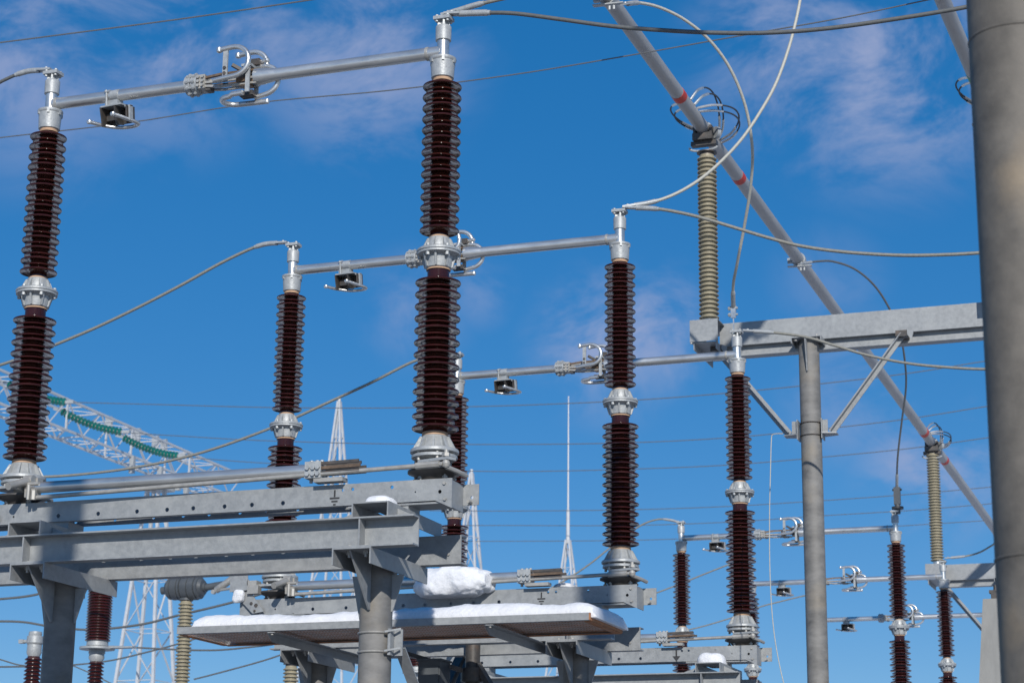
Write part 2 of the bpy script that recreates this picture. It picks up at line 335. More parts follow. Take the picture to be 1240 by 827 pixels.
# ------------------------------------------------------------------ disconnect switch (built once, then copied)
POT = 2.721; ZT = POT + .045; SPAN = 2.69
def porcelain(rc_top, rc_bot, z_top, z_bot, n, rb, rs, z_neck_top, z_neck_bot, mname='brown', small=True, seg=36):
    prof = [(rc_top, z_neck_top)]
    pitch = (z_top - z_bot)/(n-1)
    for i in range(n):
        z = z_top - pitch*i; rc = rc_top + (rc_bot-rc_top)*i/(n-1)
        prof += [(rc, z+.022), (rb-.010, z+.008), (rb-.002, z+.004), (rb, z-.003), (rb-.003, z-.007), (rb-.010, z-.006), (rb-.016, z-.001), (rc+.012, z+.004), (rc, z-.003)]
        if small and i < n-1:
            z2 = z - pitch/2
            prof += [(rc, z2+.017), (rs-.010, z2+.006), (rs-.002, z2+.003), (rs, z2-.003), (rs-.003, z2-.006), (rs-.010, z2-.005), (rs-.016, z2-.001), (rc+.012, z2+.003), (rc, z2-.004)]
    prof.append((rc_bot, z_neck_bot))
    b = MB().m(mname).lathe(prof, seg=seg)
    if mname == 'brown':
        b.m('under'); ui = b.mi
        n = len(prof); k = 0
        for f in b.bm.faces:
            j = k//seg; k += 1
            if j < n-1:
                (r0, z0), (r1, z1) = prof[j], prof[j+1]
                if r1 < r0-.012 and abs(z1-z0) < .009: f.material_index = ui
    return b
def ribs(b, r0, z0, r1, z1, n, t=.006, out=.014, ph=0.):
    for k in range(n):
        a = 2*math.pi*k/n + ph; mt = Matrix.Rotation(a, 4, 'Z')
        b.hexa([mt @ Vector(p) for p in ((r0-.005,-t,z0),(r0+out*.4,-t,z0),(r0+out*.4,t,z0),(r0-.005,t,z0),(r1-.005,-t,z1),(r1+out,-t,z1),(r1+out,t,z1),(r1-.005,t,z1))])
    return b
def insulator_column(parent, x):
    c = bpy.data.objects.new('insulator_column', None); col.objects.link(c); c.parent = parent; c.location = (x, 0, 0); c.empty_display_size = .1
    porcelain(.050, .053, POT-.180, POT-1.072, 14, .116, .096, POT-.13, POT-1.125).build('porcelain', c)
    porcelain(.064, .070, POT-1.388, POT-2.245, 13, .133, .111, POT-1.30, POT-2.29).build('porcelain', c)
    b = MB().m('cast')
    b.lathe([(.079,POT),(.081,POT-.006),(.079,POT-.016),(.073,POT-.022),(.069,POT-.085),(.067,POT-.125),(.055,POT-.132)], seg=32)
    for k in range(6):
        a = k*math.pi/3+.4; b.box((-.008,.066,POT-.034),(.008,.081,POT-.012), Matrix.Rotation(a,4,'Z'))
    b.m('cement').lathe([(.058,POT-.128),(.057,POT-.146)], seg=28)
    b.build('end_cap', c)
    b = MB().m('cast'); z = POT
    b.lathe([(.062,z-1.118),(.066,z-1.124),(.074,z-1.178),(.095,z-1.186),(.124,z-1.190),(.130,z-1.196),(.130,z-1.206),(.124,z-1.210),(.127,z-1.212),(.127,z-1.222),(.098,z-1.228),(.086,z-1.236),(.076,z-1.300),(.068,z-1.306)], seg=36)
    ribs(b, .066, z-1.128, .080, z-1.186, 8, out=.022); ribs(b, .076, z-1.298, .088, z-1.226, 8, out=.018, ph=.2)
    for k in range(6):
        a = k*math.pi/3+.3; px, py = .110*math.cos(a), .110*math.sin(a)
        b.bolt((px,py,z-1.222),'-z',.012,.022); b.bolt((px,py,z-1.190),'z',.011,.014)
    b.m('cement').lathe([(.067,z-1.300),(.071,z-1.314)], seg=28).lathe([(.058,z-1.108),(.060,z-1.122)], seg=28)
    b.build('middle_flange', c)
    b = MB().m('cast')
    b.lathe([(.071,z-2.288),(.076,z-2.294),(.092,z-2.352),(.106,z-2.364),(.134,z-2.368),(.138,z-2.374),(.138,z-2.388),(.130,z-2.392)], seg=36)
    ribs(b, .077, z-2.296, .100, z-2.366, 10, out=.026)
    b.m('cement').lathe([(.072,z-2.270),(.075,z-2.290)], seg=28)
    b.build('base_flange', c)
    return c
def swivel_base(parent, x, lever):
    """rotary bearing housing with its lever plate, bolts and rod joint, between frame and insulator"""
    z0 = .17; b = MB().m('cast')
    b.lathe([(.125,z0+.150),(.130,z0+.146),(.130,z0+.132),(.10,z0+.124),(.055,z0+.116)], seg=28)
    b.m('rod').lathe([(.056,z0+.118),(.050,z0+.080),(.056,z0+.066)], seg=20)
    b.m('darksteel').lathe([(.10,z0+.064),(.150,z0+.058),(.150,z0+.046),(.105,z0+.030),(.085,z0+.004),(.088,z0+.000)], seg=24)
    b.m('cast')
    s = lever
    b.hexa([(-.06,-.10,z0+.094),(s*.14,-.155,z0+.094),(s*.17,-.10,z0+.094),(.05,.06,z0+.094),(-.06,-.10,z0+.110),(s*.14,-.155,z0+.110),(s*.17,-.10,z0+.110),(.05,.06,z0+.110)] if s > 0 else
           [(-.18,-.11,z0+.094),(.06,-.13,z0+.094),(.10,.05,z0+.094),(-.08,.08,z0+.094),(-.18,-.11,z0+.110),(.06,-.13,z0+.110),(.10,.05,z0+.110),(-.08,.08,z0+.110)])
    b.build('swivel_base', parent, (x,0,0)) 
    b = MB().m('rod')
    for k in range(5):
        a = k*2*math.pi/5+.5; px, py = .118*math.cos(a), .118*math.sin(a)*.66
        b.cyl((px,py,z0-.012),(px,py,z0+.062),.008); b.cyl((px,py,z0+.010),(px,py,z0+.022),.016,seg=6)
        b.cyl((px,py,z0+.056),(px,py,z0+.072),.014,seg=6)
    for k in range(6):
        a = k*math.pi/3; px, py = .112*math.cos(a), .112*math.sin(a)
        b.cyl((px,py,z0+.110),(px,py,z0+.185),.010,seg=8); b.cyl((px,py,z0+.168),(px,py,z0+.180),.017,seg=6)
    b.build('bolt_set', parent, (x,0,0))
    b = MB().m('rod')
    jx = .125*s if s > 0 else .13
    b.cyl((jx,-.135,z0+.050),(jx,-.135,z0+.150),.013); b.lathe([(.004,-.024),(.018,-.018),(.025,0),(.018,.018),(.004,.024)], Matrix.Translation((jx,-.135,z0+.072)), 14)
    b.cyl((jx,-.135,z0+.112),(jx,-.135,z0+.132),.024,seg=6)
    b.tube([(jx,-.13,z0+.055),(jx+.04,-.06,z0+.040),(jx+.05,.05,z0+.035)],.014,8)
    if s < 0:
        b.build('rod_joint', parent, (x,0,0)); b = MB().m('rod')
        b.box((.11,-.10,z0+.10),(.17,-.04,z0+.15)); b.cyl((.08,-.16,z0+.10),(.22,-.16,z0+.10),.012); b.cyl((.17,-.19,z0+.0),(.17,-.19,z0+.09),.011); b.cyl((.20,-.18,z0+.0),(.20,-.18,z0+.055),.016,seg=6); b.box((.13,-.17,z0+.02),(.20,-.10,z0+.07)); b.box((.14,-.12,z0+.06),(.16,-.09,z0+.11)); b.build('clamp_block', parent, (x,0,0)); b = MB().m('rod')
    if s < 0:   # clamp blocks and the crank of the earthing blade
        b.box((-.20,-.15,z0+.10),(-.12,-.07,z0+.135)); b.box((-.19,-.16,z0+.035),(-.10,-.10,z0+.098))
        b.box((-.26,-.12,z0+.09),(-.16,-.02,z0+.115)); b.cyl((-.22,-.10,z0+.05),(-.22,-.10,z0+.15),.014)
    b.build('clamp_block' if s < 0 else 'rod_joint', parent, (x,0,0))
def make_switch():
    t = thing('disconnect_switch', 'x', 'disconnect switch')
    # base frame: holed front web, holed bottom plate open to the sky above, back web, end plates
    b = MB().m('galv')
    web = [(x, .080, .0135) for x in (.33,.60,.86,1.059,1.230,1.433,1.608,1.805)] + [(.02,.09,.007),(.17,.05,.006),(2.178,.136,.010),(2.238,.136,.010),(2.478,.135,.011),(2.18,.045,.006) if False else (2.62,.10,.005),(2.767,.094,.011)]
    b.plate('y', -.10, -.092, -.276, 2.700, .046, .168, [w for w in web if w[0] < 2.7])
    b.plate('y', -.10, -.092, 2.700, 2.839, .046, .168, [(2.767,.094,.011)])
    b.prism([(2.74,.0455),(2.839,.0),(2.839,.0455)],'y',-.10,-.092)
    b.box((-.27,-.0915,.046),(2.20,-.055,.053)); b.box((2.21,-.0915,.030),(2.824,.0915,.040))
    b.plate('y', .093, .101, -.276, 2.925, .046, .165, web[:8]+[(2.885,.09,.010)])
    b.box((2.825,-.0915,.007),(2.832,.0925,.160)); b.box((-.270,-.0915,.054),(-.263,.0925,.160))
    b.box((-.15,-.0915,.158),(.15,.0925,.1665)); b.box((SPAN-.15,-.0915,.158),(SPAN+.13,.0925,.1665))
    fr = b.build('base_frame', t)
    b = MB().m('rod')
    for p in ((2.80,-.10,.05),(2.795,-.10,.14),(2.45,-.10,.065)): b.bolt(p,'-y',.010,.010)
    b.bolt((2.88,.093,.06),'-y',.010,.05)
    b.build('frame_bolt', fr)
    b = MB().m('paint')
    ex = 2.128
    b.box((ex-.005,-.1015,.098),(ex+.005,-.1002,.138)); b.box((ex-.030,-.1015,.086),(ex+.030,-.1002,.096)); b.box((ex-.019,-.1015,.068),(ex+.019,-.1002,.077)); b.box((ex-.008,-.1015,.050),(ex+.008,-.1002,.059))
    b.build('earth_symbol', fr)
    b = MB().m('galv')   # bent plate carrying the drive at the outer end
    b.prism([(-.342,.225),(-.19,.235),(-.196,.352),(-.342,.355)],'y',-.150,-.142)
    b.prism([(-.328,.232),(-.192,.240),(-.058,.071),(-.154,.060)],'y',-.130,-.122)
    b.box((-.342,-.1415,.23),(-.332,-.02,.350)); b.m('darksteel').bolt((-.165,-.130,.135),'-y',.013,.006).bolt((-.125,-.130,.120),'-y',.015,.006).bolt((-.135,-.130,.078),'-y',.010,.006)
    b.build('drive_bracket', t)
    cl = insulator_column(t, 0); cr = insulator_column(t, SPAN)
    swivel_base(t, 0, -1); swivel_base(t, SPAN, 1)
    for x, s in ((0, 1), (SPAN, -1)):
        b = MB().m('alu')   # current terminal on top of the column
        b.cyl((x,0,POT-.002),(x,0,POT+.13),.037,seg=24)
        b.m('cast').lathe([(.030,.112),(.047,.116),(.048,.200),(.044,.208),(.030,.210)], Matrix.Translation((x,0,POT)), 24)
        for k in range(4):
            mt = Matrix.Translation((x,0,POT)) @ Matrix.Rotation(k*math.pi/2+.4,4,'Z')
            b.box((.012,-.006,.208),(.036,.006,.246), mt)
        b.cyl((x,0,POT+.208),(x,0,POT+.240),.018)
        b.box((x-.052,-.042,POT+.245),(x+.052,.042,POT+.266)) 
        for dx in (-.034,.034):
            for dy in (-.026,.026): b.bolt((x+dx,dy,POT+.266),'z',.010,.010); b.bolt((x+dx,dy,POT+.245),'-z',.010,.012)
        b.build('terminal', t)
    # left arm
    CO = (.07,0,0); CG = (.075,0,0)
    b = MB().m('alu'); b.cyl((.02,0,ZT),(1.11,0,ZT),.0375,seg=28); b.m('rod').cyl((.04,0,ZT),(.055,0,ZT),.041,seg=28)
    arm = b.build('switch_arm', t)
    b = MB().m('cast'); b.cyl((.915,0,ZT),(.955,0,ZT),.062,seg=28); b.cyl((.962,0,ZT),(1.0,0,ZT),.062,seg=28); b.cyl((.95,0,ZT),(.965,0,ZT),.056,seg=24)
    for k in range(10):
        a = 2*math.pi*k/10; py, pz = .062*math.cos(a), .062*math.sin(a)
        b.cyl((.925,py,ZT+pz),(.99,py,ZT+pz),.007,seg=6); b.cyl((.930,py,ZT+pz),(.945,py,ZT+pz),.012,seg=6); b.cyl((.972,py,ZT+pz),(.986,py,ZT+pz),.012,seg=6)
    b.m('rod').box((1.0,-.048,ZT-.045),(1.055,.048,ZT+.045))
    for yy in (-.05,.05):
        for zz in (-.028,0,.028):
            for xx in (1.012,1.042): b.cyl((xx,yy-.012,ZT+zz),(xx,yy+.012,ZT+zz),.010,seg=6)
    b.m('darksteel').box((1.05,-.03,ZT-.055),(1.085,.03,ZT-.02))
    b.build('clamp_collar', arm, CO)
    b = MB()
    for i,(y,z) in enumerate(((-.030,.038),(-.030,-.008),(-.030,-.042),(.030,.038),(.030,-.008),(.030,-.042))):
        b.m('copper' if i in (0,4) else 'rod'); b.bar((1.05,y,ZT+z*.7),(1.16,y*.9,ZT+z),.018,.014); b.bar((1.16,y*.9,ZT+z),(1.40,y*.8,ZT+z*1.05),.016,.013)
    b.m('copper').box((1.27,-.045,ZT-.035),(1.33,-.015,ZT+.018)); b.m('copper').box((1.29,-.03,ZT-.058),(1.36,.03,ZT-.036))
    b.build('contact_finger', arm, CO)
    # contact guard: D shaped corona tubes, straps and plates
    GX, GZ, GS = 1.27, ZT, 1.28
    def gs(pts): return [(GX+(x-GX)*GS, y*1.1, GZ+(z-GZ)*1.2) for x, y, z in pts]
    for yy, dx, dz in ((-.075, 0, 0), (.085, .03, .025)):
        b = MB().m('alu'); r = .0165
        pts = [(1.185+dx,yy,ZT+.145+dz),(1.25+dx,yy,ZT+.152+dz)] + arc((1.265+dx,yy,ZT+.072+dz),.080,84,-84,12) + [(1.22+dx,yy,ZT-.012+dz),(1.16+dx,yy,ZT-.020+dz)]
        pts = gs(pts); b.tube(pts, r, 12)
        b.lathe([(.004,-.020),(.017,-.014),(.020,0),(.017,.014),(.004,.020)], Matrix.Translation(pts[0]), 12)
        b.build('guard_tube', t, CG)
    b = MB().m('cast'); b.box((1.190,-.086,ZT-.03),(1.222,-.074,ZT+.174))
    b.m('darksteel').bolt((1.206,-.086,ZT+.050),'-y',.011,.008).bolt((1.206,-.086,ZT+.015),'-y',.011,.008)
    b.build('guard_strap', t, CG)
    b = MB().m('alu'); z = ZT-.122
    b.tube(gs([(1.325,-.085,z+.012),(1.27,-.085,z+.010)] + arc((1.255,-.02,z),.062,270,90,10,'xy') + [(1.30,.044,z),(1.40,.046,z)]), .0165, 12)
    b.lathe([(.004,-.017),(.014,-.012),(.017,0),(.014,.012),(.004,.017)], Matrix.Translation(gs([(1.40,.046,z)])[0]), 12)
    b.build('guard_tube', t, CG)
    b = MB().m('alu')
    b.tube(gs([(1.33,.03,ZT+.066),(1.36,.03,ZT+.068)] + arc((1.385,.03,ZT-.012),.078,80,-80,12) + [(1.34,.03,ZT-.10)]), .0155, 12)
    b.build('guard_tube', t, CG)
    b = MB().m('cast'); b.box((1.345,-.066,ZT-.115),(1.372,-.054,ZT+.10)); b.box((1.345,.054,ZT-.10),(1.372,.066,ZT+.11)); b.box((1.305,-.05,ZT+.062),(1.372,.05,ZT+.078)); b.m('darksteel').box((1.30,-.026,ZT-.045),(1.35,.026,ZT+.05)).bar((1.23,-.03,ZT+.09),(1.31,.03,ZT+.045),.02,.02)
    b.box((1.33,.0,ZT+.085),(1.40,.07,ZT+.125)); b.box((1.29,-.04,ZT-.125),(1.385,.03,ZT-.095))
    b.m('alu').cyl((1.38,.03,ZT+.112),(1.44,.03,ZT+.116),.012).lathe([(.003,-.015),(.015,-.008),(.017,.003),(.010,.014),(.002,.017)], Matrix.Translation((1.44,.03,ZT+.116)) @ Matrix.Rotation(math.pi/2,4,'Y'), 10)
    b.build('contact_plate', t, CO)
    # right arm with a crimped inner end
    b = MB().m('alu')
    prof = [(.054,0),(.052,.05),(.040,.13),(.0385,.15),(.0385,1.225)]
    b.lathe(prof, frame_to((1.455,0,ZT),(SPAN,0,ZT)), 28)
    b.m('rod').cyl((2.585,0,ZT),(2.60,0,ZT),.042,seg=28)
    b.build('switch_arm', t)
    # fixed earthing contact under the left arm
    x = .447; e = bpy.data.objects.new('earthing_contact', None); col.objects.link(e); e.parent = t; e.location = (x,0,ZT); e.scale = (1.2,1.0,.93); e.rotation_euler = (R(8),0,R(-6)); e.empty_display_size = .05
    b = MB().m('cast'); b.cyl((.005,0,0),(.050,0,0),.0405,seg=24)
    for yy in (-.043,.043): b.cyl((-.012,yy,-.075),(-.012,yy,.038),.006); b.cyl((-.012,yy,.022),(-.012,yy,.032),.011,seg=6)
    b.tube([(-.012,-.043,.0)] + arc((-.012,0,0),.043,180,0,8,'yz') , .0055, 8); b.box((-.045,-.055,-.082),(.085,.055,-.072)); b.box((-.03,-.03,-.072),(.05,.03,-.034))
    b.build('tube_clamp', e)
    b = MB().m('darksteel')
    for xx0, xx1, ww in ((-.060,-.052,1),(.030,.038,1)):
        b.hexa([(xx0+.012,-.05,-.082),(xx1+.012,-.05,-.082),(xx1+.012,.06,-.082),(xx0+.012,.06,-.082),(xx0,-.02,-.205),(xx1,-.02,-.205),(xx1,.055,-.195),(xx0,.055,-.195)][4:] + [(xx0+.012,-.06,-.082),(xx1+.012,-.06,-.082),(xx1+.012,.06,-.082),(xx0+.012,.06,-.082)])
    b.box((-.05,.045,-.19),(.10,.055,-.083)); b.box((.100,-.03,-.175),(.107,.055,-.083)); b.box((-.04,.0,-.165),(.03,.045,-.12))
    b.build('contact_jaw', e)
    b = MB().m('cast'); b.box((.112,-.02,-.19),(.121,.012,-.085)); b.box((.085,-.016,-.092),(.121,.012,-.083)); b.build('guard_strap', e)
    b = MB().m('alu'); q = smooth_path([(-.115,-.060,-.168),(-.06,.015,-.190),(.005,.062,-.205),(.075,.078,-.208),(.122,.062,-.205),(.128,.025,-.196),(.090,-.035,-.172),(.052,-.085,-.150)],5)
    b.tube(q, .0125, 12)
    for p in (q[0], q[-1]): b.lathe([(.004,-.016),(.013,-.011),(.016,0),(.013,.011),(.004,.016)], Matrix.Translation(p), 12)
    b.build('guard_tube', e)
    # earthing blade lying on the frame
    b = MB().m('alu'); zb = .252
    b.cyl((.12,-.13,zb),(1.99,-.115,zb+.004),.034,seg=24)
    blade = b.build('earthing_blade', t)
    b = MB().m('cast'); b.box((1.965,-.165,zb-.05),(2.065,-.07,zb+.045))
    for xx in (1.985,2.020,2.048):
        for zz in (-.028,.008): b.bolt((xx,-.165,zb+zz),'-y',.014,.014)
        b.bolt((xx,-.115,zb+.045),'z',.012,.014); b.bolt((xx,-.115,zb-.05),'-z',.010,.02)
    b.build('blade_clamp', blade)
    b = MB()
    for i,(y,z,ln) in enumerate(((-.155,.032,2.295),(-.155,.006,2.305),(-.155,-.022,2.30),(-.085,.036,2.28),(-.085,.008,2.31),(-.085,-.020,2.31))):
        b.m('copper' if i == 1 else 'darksteel').bar((2.06,y,zb+z),(ln,y,zb+z+.004),.012,.017)
    b.m('rod').box((2.02,-.16,zb-.075),(2.20,-.09,zb-.052))
    b.build('contact_finger', blade)
    b = MB().m('rod'); b.cyl((.135,-.125,.30),(.10,-.30,.235),.024,seg=14); b.cyl((.10,-.125,.30),(.16,-.125,.30),.032); b.bar((.10,-.29,.245),(.10,-.13,.245),.02,.03)
    b.build('blade_crank', t)
    b = MB().m('rod'); b.cyl((.16,-.16,.185),(SPAN+.11,-.145,.240),.0135,seg=12); b.cyl((SPAN-.05,-.147,.236),(SPAN+.09,-.145,.240),.020,seg=8)
    b.build('link_rod', t)
    return t
OFF = dict(A=(0,0,0), B=(.0614,3.413,-.1146), C=(.1228,6.826,-.158))
A0 = Vector((-6.924, 10.404, 3.728))
switch = make_switch()
switch.location = A0
relabel(switch, 'nearest disconnect switch, brown insulators and big contact high at upper left', 'disconnect switches')
def sw(off, label, stretch=False):
    c = copy_tree(switch); c.location = A0 + Vector(off); relabel(c, label, 'disconnect switches')
    if stretch:
        for ch in [o for o in bpy.data.objects if o.parent == c]:
            if ch.type == 'EMPTY' and ch.location.x < 1: ch.location.x -= .11
            elif ch.name.split('.')[0] in ('swivel_base','bolt_set','rod_joint','clamp_block') and ch.location.x < 1: ch.location.x -= .11
            elif ch.name.split('.')[0] in ('terminal','switch_arm') and min(v[0] for v in ch.bound_box) < .5: ch.location.x -= .11
    return c
sw_b = sw(OFF['B'], 'disconnect switch behind the nearest one, standing over the snowy platform')
sw_c = sw(OFF['C'], 'disconnect switch whose right column stands before the end of the bus gantry beam')
sw_1 = sw((.13,15.2,-.33), 'far disconnect switch with the highest arm of the three beyond the gantry column', True)
sw_2 = sw((.20,18.85,-.42), 'far disconnect switch with the middle arm of the three beyond the gantry column', True)
sw_3 = sw((.45,22.5,-.51), 'far disconnect switch with the lowest arm, partly behind the tapered concrete post', True)
for k, (s_, ) in enumerate(((sw_c,),)):   # the third switch carries a solid arrow instead of the earth symbol
    for fr in [o for o in bpy.data.objects if o.parent == s_ and o.name.startswith('base_frame')]:
        for e in [o for o in bpy.data.objects if o.parent == fr and o.name.startswith('earth_symbol')]:
            b = MB().m('paint'); ex = 2.128
            b.box((ex-.007,-.1015,.09),(ex+.007,-.1002,.145)); b.prism([(ex-.036,.092),(ex+.036,.092),(ex,.045)],'y',-.1015,-.1002)
            tmp = b.build('earth_symbol'); e.data = tmp.data; bpy.data.objects.remove(tmp)

# ------------------------------------------------------------------ support frames under the switches
def make_support(x0):
    t = thing('support_frame', 'x', 'steel frame')
    # local axes: x, y as the switch A0, z = 0 at the beam bottom (3.48)
    X = lambda v: v + 6.924; Y = lambda v: v - 10.404
    zt = .165; x1 = -4.18
    b = MB().m('galv')   # front crossbeam: channel open to the front, stiffened over the columns
    yf, yw = Y(9.99), Y(10.075)
    b.prism([(yf,0),(yw,0),(yw,zt),(yf,zt),(yf,zt-.009),(yw-.008,zt-.009),(yw-.008,.009),(yf,.009)],'x',X(x0),X(x1))
    for xx in (-6.62,-4.50): b.box((X(xx)-.004,yf+.004,.0092),(X(xx)+.004,yw-.0082,zt-.0092))
    b.build('crossbeam', t)
    b = MB().m('galv')   # rear crossbeam: channel with its back to the camera
    yb, ye = Y(10.69), Y(10.775)
    b.prism([(yb,0),(ye,0),(ye,.009),(yb+.008,.009),(yb+.008,zt-.009),(ye,zt-.009),(ye,zt),(yb,zt)],'x',X(x0),X(-4.175))
    b.m('rod').bolt((X(-4.25),yb,.055),'-y',.008,.008)
    b.build('crossbeam', t)
    for xc in (-6.62,-4.44):   # spacers between crossbeams and switch frame
        b = MB().m('galv'); a0, a1 = X(xc)-.109, X(xc)+.109
        b.box((a0,Y(9.995),zt+.001),(a0+.008,Y(10.775),.246)); b.box((a1-.008,Y(9.995),zt+.001),(a1,Y(10.775),.246)); b.box((a0+.0082,Y(9.995),.2385),(a1-.0082,Y(10.28),.2465))
        b.box((a0+.02,Y(10.32),.2471),(a1-.02,Y(10.49),.2935))
        b.prism([(a0-.17,zt+.001),(a0-.001,zt+.001),(a0-.001,.225)],'y',Y(10.12),Y(10.13)); b.prism([(a1+.001,zt+.001),(a1+.13,zt+.001),(a1+.001,.225)],'y',Y(10.12),Y(10.13))
        b.build('spacer', t)
    for xc in (-6.592,-4.563):
        b = MB().m('galvpole'); cx, cy = X(xc), Y(10.40)
        b.cyl((cx,cy,-3.48),(cx,cy,-.012),.092,seg=40)
        c = b.build('column', t)
        b = MB().m('galv'); h = -.093; cxx = cx+(.017 if xc < -6 else .025)
        b.box((cxx-.115,Y(9.985),-.010),(cxx+.115,Y(10.80),-.001))
        b.box((cxx-.115,Y(9.985),h),(cxx-.107,Y(10.80),-.0102)); b.box((cxx+.107,Y(9.985),h),(cxx+.115,Y(10.80),-.0102))
        b.build('head_bracket', c)
        b = MB().m('galv')
        b.prism([(Y(10.02),-.0105),(cy-.087,-.0105),(cy-.0905,-.30),(cy-.107,-.30)],'x',cx-.005,cx+.005)
        b.build('gusset', c); b = MB().m('galv')
        b.prism([(cy+.30,-.0105),(cy+.087,-.0105),(cy+.0905,-.30),(cy+.107,-.30)],'x',cx-.005,cx+.005)
        b.build('gusset', c)
        b = MB().m('galv'); b.prism([(cx-.15,h-.002),(cx-.087,h-.002),(cx-.0905,-.34),(cx-.100,-.34)],'y',cy-.005,cy+.005); b.build('gusset', c); b = MB().m('galv'); b.prism([(cx+.165,h-.002),(cx+.087,h-.002),(cx+.0905,-.30),(cx+.100,-.30)],'y',cy-.005,cy+.005)
        b.build('gusset', c)
        b = MB().m('rod')
        for dx in (-.045,.055):
            b.cyl((cxx+dx,Y(10.06),-.045),(cxx+dx,Y(10.06),.0),.009); b.cyl((cxx+dx,Y(10.06),-.030),(cxx+dx,Y(10.06),-.0102),.017,seg=6); b.bolt((cxx+dx,Y(10.06),.009),'z',.014,.012)
        b.build('bolt', c)
    return t
support = make_support(-7.55); support.location = (A0.x, A0.y, 3.48); relabel(support, 'nearest galvanised support frame, two heavy crossbeams on two pipe columns at lower left', 'support frames')
sup_b = make_support(-6.78); sup_b.location = support.location + Vector(OFF['B']); relabel(sup_b, 'galvanised support frame whose column heads show just under the grated platform', 'support frames')
sup_c = copy_tree(sup_b); sup_c.location = support.location + Vector(OFF['C']); relabel(sup_c, 'galvanised support frame with a lone crossbeam end at the bottom edge right of the platform', 'support frames')
# band clamps and a diagonal brace on the near right column
b = MB().m('rod'); cx, cy = -4.563+6.924, 10.40-10.404
for zz in (-.42,-.525): b.tube(arc((cx,cy,zz),.0955,0,360,24,'xy')[:-1], .006, 6, closed=True)
b.build('band_clamp', support)
b = MB().m('galv'); b.box((cx+.100,cy-.06,-.545),(cx+.116,cy+.02,-.40)); b.box((cx+.1165,cy-.006,-.545),(cx+.166,cy+.002,-.40))
for zz in (-.42,-.525): b.bar((cx+.09,cy-.085,zz),(cx+.165,cy-.03,zz+.02),.010,.010)
b.build('clamp_plate', support)
b = MB().m('galv'); p0 = Vector((cx+.14,cy+.02,-.50)); p1 = Vector((cx+.30,cy+1.35,-2.0)); mt = frame_to(p0,p1); ln = (p1-p0).length
b.box((-.035,-.004,0),(.035,.004,ln),mt); b.box((.027,.0042,0),(.035,.07,ln),mt)
b.build('diagonal_brace', support)

o3 = Vector((A0.x, A0.y, 3.48)) + Vector(OFF['B'])
for p, q in BRACES:
    p, q = Vector(p)-o3, Vector(q)-o3; q = p+(q-p)*2.2
    b = MB().m('darksteel'); b.bar(p,q,.075,.05); b.build('diagonal_brace', sup_b)  # braces in shade: the shade is put in as a dark steel colour
# ------------------------------------------------------------------ service platform with expanded metal deck
def V3(o): return Vector(o)
plat = thing('service_platform', 'long steel platform with rusty mesh deck and a layer of snow on it', 'platform', (-5.45, 12.42, 3.369))
x0, x1, y0, y1 = -1.49, 1.485, 0.0, .73
b = MB().m('galv'); b.box((x0,y0,.0),(x1,y0+.006,.047)); b.box((x0,y0+.0062,.0),(x1,y0+.045,.005)); b.box((x0,y1-.006,.0),(x1,y1,.047)); b.box((x0,y0+.0062,.006),(x0+.006,y1-.0062,.046))
b.m('rustedge').box((x0+.02,y1-.045,-.005),(x1,y1-.0005,-.0005)).box((x1-.045,y0+.0465,-.006),(x1-.001,y1-.0462,-.0005)).box((x1+.0005,y0,.0),(x1+.006,y1,.047)).box((x0+.001,y0+.0465,-.006),(x0+.04,y1-.0462,-.0005))
b.build('edge_frame', plat)
b = MB().m('rust'); yA, yB = y0+.01, y1-.01
def strand(ax, bx, z, w, hh):
    P, Q = [ax, yA], [bx, yB]; lo_, hi_ = x0+.008, x1-.008
    if max(ax,bx) < lo_ or min(ax,bx) > hi_: return
    for E_, F_ in ((P,Q),(Q,P)):
        for lim, s_ in ((lo_,-1),(hi_,1)):
            if (E_[0]-lim)*s_ > 0:
                f = (lim-E_[0])/(F_[0]-E_[0]); E_[1] += (F_[1]-E_[1])*f; E_[0] = lim
    if math.hypot(P[0]-Q[0],P[1]-Q[1]) > .02: b.bar((P[0],P[1],z),(Q[0],Q[1],z),w,hh)
sl_ = (yB-yA)*.9
for i in range(int((x1-x0+sl_)/.030)): strand(x0+i*.030, x0+i*.030-sl_, .009, .003, .0030)
for i in range(int((x1-x0+sl_)/.12)): strand(x0+i*.12-sl_, x0+i*.12, .0125, .004, .0016)
b.build('mesh_deck', plat)
for xa in (-.80, .775):
    b = MB().m('galv'); b.prism([(-.0,-.008),(1.55,-.008),(1.55,-.066),(.09,-.066)],'x',xa-.004,xa+.004); b.box((xa+.0042,-.0,-.0135),(xa+.055,1.55,-.008))
    b.m('rod').bolt((xa+.03,.02,-.0136),'-z',.010,.012)
    b.build('support_arm', plat)

